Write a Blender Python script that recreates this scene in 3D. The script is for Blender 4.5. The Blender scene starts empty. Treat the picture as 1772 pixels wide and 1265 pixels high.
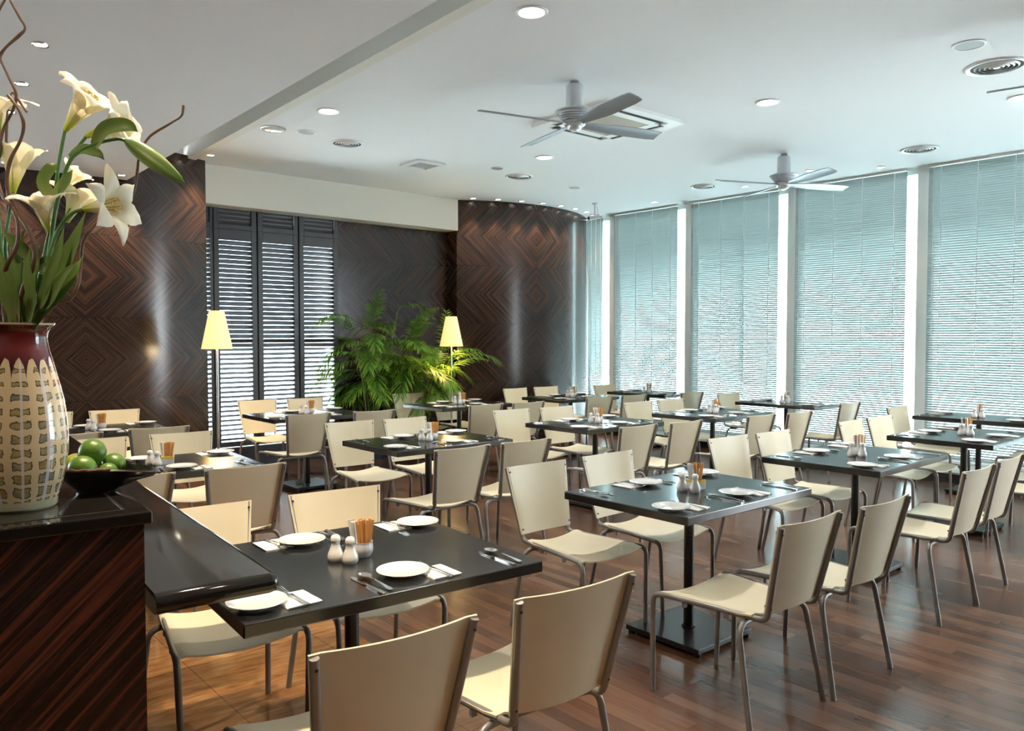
import bpy, bmesh, math, random
from mathutils import Vector, Matrix
R = math.radians
PI = math.pi
rnd = random.Random(7)
S = bpy.context.scene
COL = S.collection

# ------------------------------------------------------------------ camera
cam = bpy.data.cameras.new('camera')
cam.sensor_width = 36.0
cam.lens = 27.90
cam.clip_start = 0.05
cam_o = bpy.data.objects.new('camera', cam)
COL.objects.link(cam_o)
cam_o.location = (0, 0, 1.5315)
cam_o.rotation_euler = (R(90 - 2.0625), 0, R(-40.8827))
S.camera = cam_o
# ------------------------------------------------------------------ exposure
S.view_settings.view_transform = 'Standard'
S.view_settings.look = 'None'
S.view_settings.gamma = 1.0
S.view_settings.use_curve_mapping = False
S.view_settings.exposure = 1.68
S.cycles.use_denoising = True
S.cycles.max_bounces = 8
S.cycles.diffuse_bounces = 5
S.cycles.glossy_bounces = 4
S.cycles.transmission_bounces = 4
S.cycles.transparent_max_bounces = 12
S.cycles.sample_clamp_indirect = 6.0
S.cycles.caustics_reflective = False
S.cycles.caustics_refractive = False
# ------------------------------------------------------------------ daylight
SKY_STRENGTH = 7.5
W = bpy.data.worlds.new('daylight')
S.world = W
W.use_nodes = True
wn = W.node_tree.nodes
wl = W.node_tree.links
wn.clear()
w_out = wn.new('ShaderNodeOutputWorld')
w_bg = wn.new('ShaderNodeBackground')
w_bg.inputs['Color'].default_value = (0.86, 0.95, 1.0, 1)
w_bg.inputs['Strength'].default_value = SKY_STRENGTH
wl.new(w_bg.outputs[0], w_out.inputs[0])


def portal(name, loc, rot, sx, sy):
    l = bpy.data.lights.new(name, 'AREA')
    l.shape = 'RECTANGLE'
    l.size = sx
    l.size_y = sy
    l.cycles.is_portal = True
    o = bpy.data.objects.new(name, l)
    o.location = loc
    o.rotation_euler = rot
    COL.objects.link(o)


portal('window_portal', (9.75, 4.85, 1.75), (0, R(90), 0), 3.4, 8.7)
portal('fill_portal', (9.75, -1.2, 1.65), (0, R(90), 0), 2.8, 2.6)  # serves the unseen opening added for fill light
portal('shutter_portal', (4.1, 9.62, 1.5), (R(-90), 0, 0), 1.9, 2.8)


def spot(name, loc, aim, watts, color, size=70, blend=0.6, rad=0.05):
    l = bpy.data.lights.new(name, 'SPOT')
    l.energy = watts
    l.color = color
    l.spot_size = R(size)
    l.spot_blend = blend
    l.shadow_soft_size = rad
    o = bpy.data.objects.new(name, l)
    o.location = loc
    d = Vector(aim) - Vector(loc)
    o.rotation_euler = d.to_track_quat('-Z', 'Y').to_euler()
    COL.objects.link(o)
    return o


sun = bpy.data.lights.new('sun', 'SUN')
sun.energy = 22.0
sun.angle = R(2)
sun.color = (.95, .985, 1.0)
sun_o = bpy.data.objects.new('sun', sun)
sun_o.rotation_euler = Vector((.45, .25, -1.0)).to_track_quat('-Z', 'Y').to_euler()
COL.objects.link(sun_o)
WARM = (1.0, 0.80, 0.56)
SOFT = (1.0, 0.93, 0.84)
# ------------------------------------------------------------------ materials
MATS = {}


def srgb(r, g, b):
    f = lambda c: (c / 255 / 12.92) if c / 255 <= 0.04045 else ((c / 255 + 0.055) / 1.055) ** 2.4
    return (f(r), f(g), f(b), 1)


def pbr(name, color, rough=0.5, metal=0.0, spec=0.5, coat=0.0, bump=0.0, bump_scale=60, emit=None, emit_s=0.0, var=0.0, var_scale=6, trans=0.0):
    m = bpy.data.materials.new(name)
    m.use_nodes = True
    n = m.node_tree.nodes
    l = m.node_tree.links
    b = n['Principled BSDF']
    b.inputs['Base Color'].default_value = color
    b.inputs['Roughness'].default_value = rough
    b.inputs['Metallic'].default_value = metal
    b.inputs['Specular IOR Level'].default_value = spec
    b.inputs['Coat Weight'].default_value = coat
    b.inputs['Coat Roughness'].default_value = 0.08
    if emit:
        b.inputs['Emission Color'].default_value = emit
        b.inputs['Emission Strength'].default_value = emit_s
    tc = n.new('ShaderNodeTexCoord')
    if bump or var:
        nz = n.new('ShaderNodeTexNoise')
        nz.inputs['Scale'].default_value = bump_scale if bump else var_scale
        nz.inputs['Detail'].default_value = 4
        l.new(tc.outputs['Object'], nz.inputs['Vector'])
    if bump:
        bp = n.new('ShaderNodeBump')
        bp.inputs['Strength'].default_value = bump
        bp.inputs['Distance'].default_value = 0.002
        l.new(nz.outputs['Fac'], bp.inputs['Height'])
        l.new(bp.outputs[0], b.inputs['Normal'])
    if var:
        nv = n.new('ShaderNodeTexNoise')
        nv.inputs['Scale'].default_value = var_scale
        nv.inputs['Detail'].default_value = 5
        l.new(tc.outputs['Object'], nv.inputs['Vector'])
        mr = n.new('ShaderNodeMapRange')
        mr.inputs['From Min'].default_value = 0.3
        mr.inputs['From Max'].default_value = 0.7
        mr.inputs['To Min'].default_value = 1 - var
        mr.inputs['To Max'].default_value = 1 + var * 0.4
        l.new(nv.outputs['Fac'], mr.inputs['Value'])
        hs = n.new('ShaderNodeHueSaturation')
        hs.inputs['Color'].default_value = color
        l.new(mr.outputs[0], hs.inputs['Value'])
        l.new(hs.outputs[0], b.inputs['Base Color'])
    if trans:
        tr = n.new('ShaderNodeBsdfTranslucent')
        tr.inputs['Color'].default_value = color
        mx = n.new('ShaderNodeMixShader')
        mx.inputs[0].default_value = trans
        l.new(b.outputs[0], mx.inputs[1])
        l.new(tr.outputs[0], mx.inputs[2])
        l.new(mx.outputs[0], n['Material Output'].inputs['Surface'])
    MATS[name] = m
    return m


def math_node(n, l, op, a, b=None, c=None):
    k = n.new('ShaderNodeMath')
    k.operation = op
    for i, v in enumerate((a, b, c)):
        if v is None:
            continue
        if isinstance(v, (int, float)):
            k.inputs[i].default_value = v
        else:
            l.new(v, k.inputs[i])
    return k.outputs[0]


def ramp(n, l, fac, stops, interp='LINEAR'):
    r = n.new('ShaderNodeValToRGB')
    r.color_ramp.interpolation = interp
    e = r.color_ramp.elements
    e[0].position, e[0].color = stops[0]
    e[1].position, e[1].color = stops[-1]
    for p, c in stops[1:-1]:
        q = e.new(p)
        q.color = c
    l.new(fac, r.inputs[0])
    return r.outputs[0]


def veneer(name, u0=0.0, z0=0.9, row=0.82, mode='diamond', freq=60, dark=(0.015, 0.010, 0.009, 1), mid=(0.034, 0.019, 0.0145, 1), hot=(0.085, 0.037, 0.021, 1), rough=0.22, tile=None):
    """book-matched striped ebony veneer: UV is metres along the wall and metres up"""
    m = bpy.data.materials.new(name)
    m.use_nodes = True
    n = m.node_tree.nodes
    l = m.node_tree.links
    b = n['Principled BSDF']
    uv = n.new('ShaderNodeUVMap')
    sp = n.new('ShaderNodeSeparateXYZ')
    l.new(uv.outputs[0], sp.inputs[0])
    u, v = sp.outputs[0], sp.outputs[1]
    seam = None
    if mode == 'diamond':
        uu = math_node(n, l, 'SUBTRACT', u, u0)
        if tile:
            uu = math_node(n, l, 'ADD', uu, tile / 2)
            uu = math_node(n, l, 'FLOORED_MODULO', uu, tile)
            uu = math_node(n, l, 'SUBTRACT', uu, tile / 2)
        pu = math_node(n, l, 'ABSOLUTE', uu)
        vv = math_node(n, l, 'SUBTRACT', v, z0)
        rowi = math_node(n, l, 'FLOOR', math_node(n, l, 'DIVIDE', vv, row))
        vm = math_node(n, l, 'FLOORED_MODULO', vv, row)
        pv = math_node(n, l, 'ABSOLUTE', math_node(n, l, 'SUBTRACT', vm, row / 2))
        s = math_node(n, l, 'ADD', pu, pv)
        t = math_node(n, l, 'SUBTRACT', pu, pv)
        seam = math_node(n, l, 'GREATER_THAN', pv, row / 2 - 0.004)
    else:
        s = math_node(n, l, 'SUBTRACT', math_node(n, l, 'MULTIPLY', v, 1.0), math_node(n, l, 'MULTIPLY', u, 0.95))
        t = math_node(n, l, 'ADD', u, v)
        rowi = math_node(n, l, 'MULTIPLY', u, 0.0)
    cx = n.new('ShaderNodeCombineXYZ')
    l.new(math_node(n, l, 'MULTIPLY', s, freq), cx.inputs[0])
    l.new(math_node(n, l, 'MULTIPLY', t, 0.55), cx.inputs[1])
    l.new(math_node(n, l, 'MULTIPLY', rowi, 3.7), cx.inputs[2])
    nz = n.new('ShaderNodeTexNoise')
    nz.inputs['Scale'].default_value = 1.0
    nz.inputs['Detail'].default_value = 4
    nz.inputs['Roughness'].default_value = 0.66
    nz.inputs['Distortion'].default_value = 0.25
    l.new(cx.outputs[0], nz.inputs['Vector'])
    c = ramp(n, l, nz.outputs['Fac'], [(0.40, dark), (0.52, mid), (0.62, hot), (0.68, mid)])
    if seam is not None:
        mx = n.new('ShaderNodeMix')
        mx.data_type = 'RGBA'
        l.new(math_node(n, l, 'MULTIPLY', seam, 0.7), mx.inputs[0])
        l.new(c, mx.inputs[6])
        mx.inputs[7].default_value = dark
        c = mx.outputs[2]
    l.new(c, b.inputs['Base Color'])
    b.inputs['Roughness'].default_value = rough
    b.inputs['Specular IOR Level'].default_value = 0.5
    MATS[name] = m
    return m


def floor_material():
    m = bpy.data.materials.new('parquet')
    m.use_nodes = True
    n = m.node_tree.nodes
    l = m.node_tree.links
    b = n['Principled BSDF']
    tc = n.new('ShaderNodeTexCoord')
    mp = n.new('ShaderNodeMapping')
    mp.inputs['Rotation'].default_value = (0, 0, R(90))
    l.new(tc.outputs['Object'], mp.inputs['Vector'])
    br = n.new('ShaderNodeTexBrick')
    br.offset = 0.37
    br.offset_frequency = 3
    br.inputs['Scale'].default_value = 1.0
    br.inputs['Brick Width'].default_value = 0.62
    br.inputs['Row Height'].default_value = 0.068
    br.inputs['Mortar Size'].default_value = 0.0007
    br.inputs['Mortar Smooth'].default_value = 0.3
    br.inputs['Bias'].default_value = 0.0
    br.inputs['Color1'].default_value = (0.0, 0.0, 0.0, 1)
    br.inputs['Color2'].default_value = (1, 1, 1, 1)
    br.inputs['Mortar'].default_value = (0.35, 0.35, 0.35, 1)
    l.new(mp.outputs[0], br.inputs['Vector'])
    board = ramp(n, l, br.outputs['Color'], [(0.0, (0.086, 0.041, 0.024, 1)), (0.35, (0.115, 0.055, 0.031, 1)), (0.7, (0.145, 0.072, 0.041, 1)), (1.0, (0.185, 0.098, 0.058, 1))])
    nm = n.new('ShaderNodeMapping')
    nm.inputs['Scale'].default_value = (60, 4, 1)
    l.new(tc.outputs['Object'], nm.inputs['Vector'])
    nz = n.new('ShaderNodeTexNoise')
    nz.inputs['Scale'].default_value = 1.0
    nz.inputs['Detail'].default_value = 5
    l.new(nm.outputs[0], nz.inputs['Vector'])
    mr = n.new('ShaderNodeMapRange')
    mr.inputs['From Min'].default_value = 0.3
    mr.inputs['From Max'].default_value = 0.7
    mr.inputs['To Min'].default_value = 0.86
    mr.inputs['To Max'].default_value = 1.12
    l.new(nz.outputs['Fac'], mr.inputs['Value'])
    hs = n.new('ShaderNodeHueSaturation')
    l.new(board, hs.inputs['Color'])
    l.new(mr.outputs[0], hs.inputs['Value'])
    l.new(hs.outputs[0], b.inputs['Base Color'])
    b.inputs['Roughness'].default_value = 0.24
    b.inputs['Specular IOR Level'].default_value = 0.55
    bp = n.new('ShaderNodeBump')
    bp.inputs['Strength'].default_value = 0.05
    bp.inputs['Distance'].default_value = 0.002
    l.new(nz.outputs['Fac'], bp.inputs['Height'])
    l.new(bp.outputs[0], b.inputs['Normal'])
    return m


def tile_material():
    m = bpy.data.materials.new('honey_marble_tile')
    m.use_nodes = True
    n = m.node_tree.nodes
    l = m.node_tree.links
    b = n['Principled BSDF']
    tc = n.new('ShaderNodeTexCoord')
    mp = n.new('ShaderNodeMapping')
    mp.inputs['Scale'].default_value = (5, 26, 1)
    mp.inputs['Rotation'].default_value = (0, 0, R(8))
    l.new(tc.outputs['Object'], mp.inputs['Vector'])
    nz = n.new('ShaderNodeTexNoise')
    nz.inputs['Scale'].default_value = 1.0
    nz.inputs['Detail'].default_value = 7
    nz.inputs['Roughness'].default_value = 0.62
    nz.inputs['Distortion'].default_value = 0.5
    l.new(mp.outputs[0], nz.inputs['Vector'])
    c = ramp(n, l, nz.outputs['Fac'], [(0.30, (0.17, 0.070, 0.022, 1)), (0.42, (0.28, 0.125, 0.042, 1)), (0.55, (0.36, 0.18, 0.068, 1)), (0.70, (0.44, 0.25, 0.11, 1))])
    br = n.new('ShaderNodeTexBrick')
    br.offset = 0.0
    br.inputs['Scale'].default_value = 1.0
    br.inputs['Brick Width'].default_value = 0.62
    br.inputs['Row Height'].default_value = 0.62
    br.inputs['Mortar Size'].default_value = 0.0016
    br.inputs['Color1'].default_value = (1, 1, 1, 1)
    br.inputs['Color2'].default_value = (0.9, 0.9, 0.9, 1)
    br.inputs['Mortar'].default_value = (0.35, 0.3, 0.25, 1)
    l.new(tc.outputs['Object'], br.inputs['Vector'])
    mx = n.new('ShaderNodeMix')
    mx.data_type = 'RGBA'
    mx.blend_type = 'MULTIPLY'
    mx.inputs[0].default_value = 1.0
    l.new(c, mx.inputs[6])
    l.new(br.outputs['Color'], mx.inputs[7])
    l.new(mx.outputs[2], b.inputs['Base Color'])
    b.inputs['Roughness'].default_value = 0.10
    b.inputs['Specular IOR Level'].default_value = 0.5
    return m


def vase_material():
    m = bpy.data.materials.new('vase_glaze')
    m.use_nodes = True
    n = m.node_tree.nodes
    l = m.node_tree.links
    b = n['Principled BSDF']
    tc = n.new('ShaderNodeTexCoord')
    sp = n.new('ShaderNodeSeparateXYZ')
    l.new(tc.outputs['Object'], sp.inputs[0])
    th = math_node(n, l, 'ARCTAN2', sp.outputs[0], math_node(n, l, 'MULTIPLY', sp.outputs[1], -1.0))
    z = sp.outputs[2]
    # ragged, hand-painted blocks in rows
    nz = n.new('ShaderNodeTexNoise')
    nz.inputs['Scale'].default_value = 70
    nz.inputs['Detail'].default_value = 3
    l.new(tc.outputs['Object'], nz.inputs['Vector'])
    j = math_node(n, l, 'MULTIPLY', math_node(n, l, 'SUBTRACT', nz.outputs['Fac'], 0.5), 0.62)
    fu = math_node(n, l, 'ADD', math_node(n, l, 'FRACT', math_node(n, l, 'ADD', math_node(n, l, 'MULTIPLY', th, 11 / (2 * PI)), 0.5)), math_node(n, l, 'MULTIPLY', j, 0.4))
    fz = math_node(n, l, 'ADD', math_node(n, l, 'FRACT', math_node(n, l, 'MULTIPLY', z, 33)), j)
    iu = math_node(n, l, 'LESS_THAN', math_node(n, l, 'ABSOLUTE', math_node(n, l, 'SUBTRACT', fu, 0.5)), 0.35)
    iz = math_node(n, l, 'LESS_THAN', math_node(n, l, 'ABSOLUTE', math_node(n, l, 'SUBTRACT', fz, 0.5)), math_node(n, l, 'SUBTRACT', 0.40, math_node(n, l, 'MULTIPLY', z, 0.66)))
    inner = math_node(n, l, 'MULTIPLY', math_node(n, l, 'LESS_THAN', math_node(n, l, 'ABSOLUTE', math_node(n, l, 'SUBTRACT', fu, 0.5)), 0.31), math_node(n, l, 'LESS_THAN', math_node(n, l, 'ABSOLUTE', math_node(n, l, 'SUBTRACT', fz, 0.5)), math_node(n, l, 'SUBTRACT', 0.33, math_node(n, l, 'MULTIPLY', z, 0.72))))
    block = math_node(n, l, 'MULTIPLY', math_node(n, l, 'MULTIPLY', iu, iz), math_node(n, l, 'LESS_THAN', z, 0.335))
    inner = math_node(n, l, 'MULTIPLY', inner, block)
    n2 = n.new('ShaderNodeTexNoise')
    n2.inputs['Scale'].default_value = 30
    l.new(tc.outputs['Object'], n2.inputs['Vector'])
    fillc = ramp(n, l, n2.outputs['Fac'], [(0.35, srgb(120, 122, 108)), (0.5, srgb(168, 148, 96)), (0.62, srgb(150, 128, 84)), (0.7, srgb(176, 120, 66))])

    def mix(f, a, bcol):
        k = n.new('ShaderNodeMix')
        k.data_type = 'RGBA'
        l.new(f, k.inputs[0])
        for i, q in ((6, a), (7, bcol)):
            if isinstance(q, tuple):
                k.inputs[i].default_value = q
            else:
                l.new(q, k.inputs[i])
        return k.outputs[2]
    c = mix(block, srgb(214, 190, 150), srgb(84, 80, 66))
    c = mix(inner, c, fillc)
    # white runs of glaze
    cv = n.new('ShaderNodeCombineXYZ')
    l.new(math_node(n, l, 'MULTIPLY', th, 4.2), cv.inputs[0])
    l.new(math_node(n, l, 'MULTIPLY', z, 2.2), cv.inputs[1])
    n3 = n.new('ShaderNodeTexNoise')
    n3.inputs['Scale'].default_value = 1.0
    n3.inputs['Detail'].default_value = 3
    l.new(cv.outputs[0], n3.inputs['Vector'])
    fr0 = math_node(n, l, 'FRACT', math_node(n, l, 'ADD', math_node(n, l, 'MULTIPLY', th, 11 / (2 * PI)), math_node(n, l, 'MULTIPLY', math_node(n, l, 'SUBTRACT', n3.outputs['Fac'], 0.5), 0.5)))
    near = math_node(n, l, 'ABSOLUTE', math_node(n, l, 'SUBTRACT', fr0, 0.0))
    near = math_node(n, l, 'MINIMUM', near, math_node(n, l, 'SUBTRACT', 1.0, near))
    wid = math_node(n, l, 'ADD', 0.07, math_node(n, l, 'MULTIPLY', math_node(n, l, 'SUBTRACT', n3.outputs['Fac'], 0.45), 0.45))
    run = math_node(n, l, 'MULTIPLY', math_node(n, l, 'LESS_THAN', near, wid), 0.8)
    c = mix(run, c, srgb(216, 208, 210))
    # oxblood neck running down in drips
    n4 = n.new('ShaderNodeTexNoise')
    n4.inputs['Scale'].default_value = 1.0
    n4.inputs['Detail'].default_value = 2
    cv2 = n.new('ShaderNodeCombineXYZ')
    l.new(math_node(n, l, 'MULTIPLY', th, 5.0), cv2.inputs[0])
    l.new(cv2.outputs[0], n4.inputs['Vector'])
    fing = math_node(n, l, 'POWER', math_node(n, l, 'ABSOLUTE', math_node(n, l, 'SINE', math_node(n, l, 'MULTIPLY', th, 8.5))), 0.42)
    edge = math_node(n, l, 'ADD', math_node(n, l, 'ADD', 0.268, math_node(n, l, 'MULTIPLY', fing, 0.062)), math_node(n, l, 'MULTIPLY', n4.outputs['Fac'], 0.03))
    neck = math_node(n, l, 'GREATER_THAN', z, edge)
    nc = ramp(n, l, math_node(n, l, 'MULTIPLY', math_node(n, l, 'SUBTRACT', z, 0.29), 8.0), [(0.0, srgb(38, 30, 60)), (0.3, srgb(62, 22, 30)), (0.6, srgb(112, 30, 26)), (1.0, srgb(86, 26, 24))])
    c = mix(neck, c, nc)
    lip = math_node(n, l, 'GREATER_THAN', z, 0.4195)
    c = mix(lip, c, srgb(206, 190, 162))
    foot = math_node(n, l, 'LESS_THAN', z, 0.022)
    c = mix(foot, c, srgb(196, 190, 160))
    l.new(c, b.inputs['Base Color'])
    b.inputs['Roughness'].default_value = 0.12
    b.inputs['Coat Weight'].default_value = 0.5
    b.inputs['Coat Roughness'].default_value = 0.04
    return m


def uv_ramp(name, stops, rough=0.45, trans=0.25, axis=1, streak=0.0, spec=0.4):
    """colour along the V of the UV map (base to tip), with some translucency"""
    m = bpy.data.materials.new(name)
    m.use_nodes = True
    n = m.node_tree.nodes
    l = m.node_tree.links
    b = n['Principled BSDF']
    uv = n.new('ShaderNodeUVMap')
    sp = n.new('ShaderNodeSeparateXYZ')
    l.new(uv.outputs[0], sp.inputs[0])
    c = ramp(n, l, sp.outputs[axis], stops)
    if streak:
        wv = math_node(n, l, 'SINE', math_node(n, l, 'MULTIPLY', sp.outputs[0], 60))
        hs = n.new('ShaderNodeHueSaturation')
        l.new(c, hs.inputs['Color'])
        l.new(math_node(n, l, 'ADD', 1.0, math_node(n, l, 'MULTIPLY', wv, streak)), hs.inputs['Value'])
        c = hs.outputs[0]
    l.new(c, b.inputs['Base Color'])
    b.inputs['Roughness'].default_value = rough
    b.inputs['Specular IOR Level'].default_value = spec
    tr = n.new('ShaderNodeBsdfTranslucent')
    l.new(c, tr.inputs['Color'])
    mx = n.new('ShaderNodeMixShader')
    mx.inputs[0].default_value = trans
    l.new(b.outputs[0], mx.inputs[1])
    l.new(tr.outputs[0], mx.inputs[2])
    l.new(mx.outputs[0], n['Material Output'].inputs['Surface'])
    MATS[name] = m
    return m


def glass_sheet(name, tint, refl=0.08):
    m = bpy.data.materials.new(name)
    m.use_nodes = True
    n = m.node_tree.nodes
    l = m.node_tree.links
    n.remove(n['Principled BSDF'])
    t = n.new('ShaderNodeBsdfTransparent')
    t.inputs['Color'].default_value = tint
    g = n.new('ShaderNodeBsdfGlossy')
    g.inputs['Roughness'].default_value = 0.02
    fr = n.new('ShaderNodeFresnel')
    fr.inputs['IOR'].default_value = 1.45
    mx = n.new('ShaderNodeMixShader')
    l.new(fr.outputs[0], mx.inputs[0])
    l.new(t.outputs[0], mx.inputs[1])
    l.new(g.outputs[0], mx.inputs[2])
    l.new(mx.outputs[0], n['Material Output'].inputs['Surface'])
    MATS[name] = m
    return m


M_PAINT = pbr('ceiling_paint', (0.79, 0.80, 0.815, 1), 0.9, spec=0.2, bump=0.05, bump_scale=40)
M_PAINT_WARM = pbr('soffit_paint', (0.76, 0.74, 0.68, 1), 0.85, spec=0.2, bump=0.05, bump_scale=40)
M_WALLWHITE = pbr('wall_paint', (0.60, 0.58, 0.54, 1), 0.85, spec=0.2, bump=0.05, bump_scale=40)
M_WALLDARK = pbr('wall_paint_taupe', (0.16, 0.13, 0.11, 1), 0.8, spec=0.2, bump=0.05, bump_scale=40)
M_FLOOR = floor_material()
M_TILE = tile_material()
M_CREAM = pbr('cream_plastic', srgb(224, 213, 184), 0.42, spec=0.4, bump=0.04, bump_scale=220, var=0.05, var_scale=5)
M_TUBE = pbr('grey_tube_enamel', srgb(136, 134, 131), 0.36, metal=0.35, spec=0.5, var=0.12, var_scale=18)
M_SCREW = pbr('screw_steel', srgb(70, 70, 70), 0.35, metal=0.9)
M_BLACK = pbr('black_table_laminate', (0.012, 0.0125, 0.013, 1), 0.22, spec=0.6, coat=0.25, bump=0.06, bump_scale=30, var=0.25, var_scale=9)
M_IRON = pbr('black_iron', (0.011, 0.0115, 0.012, 1), 0.32, spec=0.5, bump=0.08, bump_scale=120)
M_GRANITE = pbr('black_granite', (0.011, 0.0095, 0.0085, 1), 0.07, spec=0.45, coat=0.05, var=0.35, var_scale=160)
M_CHINA = pbr('white_china', (0.74, 0.735, 0.72, 1), 0.14, spec=0.55, coat=0.4)
M_NAPKIN = pbr('paper_napkin', (0.84, 0.82, 0.78, 1), 0.9, spec=0.1, bump=0.25, bump_scale=160)
M_STEEL = pbr('cutlery_steel', (0.62, 0.61, 0.59, 1), 0.16, metal=1.0, bump=0.02)
M_SACHET = pbr('brown_sugar_paper', srgb(204, 146, 80), 0.6, spec=0.2, bump=0.2, bump_scale=90, var=0.15, var_scale=30)
M_WHITEPAPER = pbr('white_paper', (0.82, 0.82, 0.80, 1), 0.7, spec=0.2)
M_YELLOW = pbr('yellow_glaze', srgb(222, 190, 70), 0.25, spec=0.5)
M_SHUTTER = pbr('shutter_paint', (0.028, 0.031, 0.037, 1), 0.34, spec=0.5, bump=0.05, bump_scale=50)
M_LOUVER_BACKLIT = pbr('shutter_paint_backlit', (0.075, 0.082, 0.095, 1), 0.30, spec=0.6)  # same dark paint as the frames, lightened to put backlight into the colour
M_CHROME = pbr('brushed_chrome', (0.62, 0.62, 0.62, 1), 0.25, metal=1.0)
M_FANSILVER = pbr('fan_silver', srgb(200, 205, 209), 0.32, metal=0.35)
M_FANBLADE = pbr('fan_blade_silver', srgb(150, 158, 165), 0.40, metal=0.45)
M_WHITEPLASTIC = pbr('white_plastic', (0.78, 0.79, 0.79, 1), 0.45, spec=0.4)
M_GRILLE = pbr('beige_grille', srgb(178, 170, 156), 0.7, spec=0.3, bump=0.4, bump_scale=300)
M_DARK = pbr('dark_void', (0.012, 0.012, 0.012, 1), 0.8)
M_SPK = pbr('speaker_mesh', srgb(158, 160, 160), 0.6, bump=0.4, bump_scale=500)
M_LENS = pbr('lamp_lens', (0.9, 0.88, 0.84, 1), 0.4, emit=(1.0, 0.95, 0.86, 1), emit_s=9.0)
M_HALO = pbr('halogen_lens', (0.9, 0.88, 0.84, 1), 0.4, emit=(1.0, 0.90, 0.74, 1), emit_s=9.0)
M_BLIND = pbr('blind_slat', srgb(160, 168, 167), 0.42, spec=0.4, trans=0.11, var=0.03)
M_CORD = pbr('blind_cord', (0.82, 0.85, 0.85, 1), 0.7)
M_MULLION = pbr('mullion_paint', srgb(222, 224, 222), 0.5, spec=0.4)
M_LEDGE = pbr('ledge_stone', srgb(214, 224, 224), 0.25, spec=0.5, var=0.06)
M_BASE = pbr('ledge_base_black', (0.014, 0.016, 0.018, 1), 0.3, spec=0.5)
M_GLASS = glass_sheet('window_glass', (0.83, 0.905, 0.905, 1))
M_CLEAR = glass_sheet('clear_glass', (0.90, 0.95, 0.96, 1))
M_POT = pbr('pot_blue', srgb(52, 66, 84), 0.4, spec=0.5, bump=0.1)
M_SOIL = pbr('potting_soil', srgb(46, 34, 24), 0.95, bump=1.0, bump_scale=120)
M_CANE = pbr('palm_cane', srgb(128, 142, 84), 0.5, var=0.3, var_scale=30)
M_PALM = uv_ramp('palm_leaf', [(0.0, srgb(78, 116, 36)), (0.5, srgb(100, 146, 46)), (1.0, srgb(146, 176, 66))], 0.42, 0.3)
M_LILY = uv_ramp('lily_petal', [(0.0, srgb(182, 196, 70)), (0.14, srgb(214, 220, 120)), (0.38, srgb(244, 240, 214)), (1.0, srgb(248, 243, 228))], 0.5, 0.28, streak=0.025)
M_LEAF = uv_ramp('lily_leaf', [(0.0, srgb(150, 166, 104)), (0.4, srgb(116, 144, 76)), (1.0, srgb(132, 154, 84))], 0.38, 0.22, streak=0.10)
M_STEM = pbr('lily_stem_green', srgb(84, 134, 70), 0.35, spec=0.5, var=0.25, var_scale=25)
M_BUD = uv_ramp('lily_bud_green', [(0.0, srgb(70, 104, 40)), (0.5, srgb(120, 146, 62)), (1.0, srgb(84, 116, 46))], 0.4, 0.1, streak=0.16)
M_BRANCH = pbr('willow_bark', srgb(112, 84, 66), 0.55, var=0.35, var_scale=40, bump=0.3, bump_scale=60)
M_ANTHER = pbr('anther_yellow', srgb(196, 160, 60), 0.7)
M_BOWL = pbr('bowl_lacquer', (0.013, 0.010, 0.009, 1), 0.3, spec=0.5, bump=0.2, bump_scale=40, var=0.4, var_scale=20)
M_BOWLRIM = pbr('bowl_carved_rim', srgb(96, 66, 54), 0.55, bump=1.0, bump_scale=140, var=0.5, var_scale=60)
M_LIME = pbr('lime_peel', srgb(78, 116, 32), 0.36, spec=0.45, bump=0.35, bump_scale=190, var=0.35, var_scale=14)
M_LIME_PALE = pbr('lime_peel_yellowish', srgb(136, 144, 50), 0.38, spec=0.45, bump=0.35, bump_scale=190, var=0.3, var_scale=14)
M_VASE = vase_material()
M_SHADE = pbr('lamp_shade_fabric', srgb(250, 232, 176), 0.8, emit=srgb(255, 212, 126), emit_s=0.30, bump=0.1, bump_scale=80)
M_PAVE = pbr('outside_paving', (0.62, 0.64, 0.64, 1), 0.8, var=0.15, var_scale=0.5)
M_FACADE = pbr('outside_facade', (0.30, 0.36, 0.37, 1), 0.6, var=0.2, var_scale=0.25)
M_CURVEWALL = veneer('ebony_veneer_curved', u0=1.85, tile=3.2)
M_COLWALL = veneer('ebony_veneer_column', u0=1.24, tile=5.0)
M_RECESS = veneer('ebony_veneer_recess', u0=3.4, z0=0.9, tile=7.0)
M_COUNTER = veneer('ebony_veneer_counter', mode='diag', freq=34, dark=(0.010, 0.0055, 0.005, 1), mid=(0.028, 0.011, 0.008, 1), hot=(0.11, 0.028, 0.016, 1), rough=0.25)

# ------------------------------------------------------------------ mesh helpers


def BM():
    return bmesh.new()


def box(bm, c, s, rot=None):
    """axis-aligned box of size s at centre c, optionally turned by the matrix rot"""
    v = []
    for dx in (-.5, .5):
        for dy in (-.5, .5):
            for dz in (-.5, .5):
                p = Vector((dx * s[0], dy * s[1], dz * s[2]))
                if rot:
                    p = rot @ p
                v.append(bm.verts.new(p + Vector(c)))
    for f in ((0, 1, 3, 2), (4, 6, 7, 5), (0, 4, 5, 1), (2, 3, 7, 6), (0, 2, 6, 4), (1, 5, 7, 3)):
        bm.faces.new([v[i] for i in f])
    return v


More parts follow.
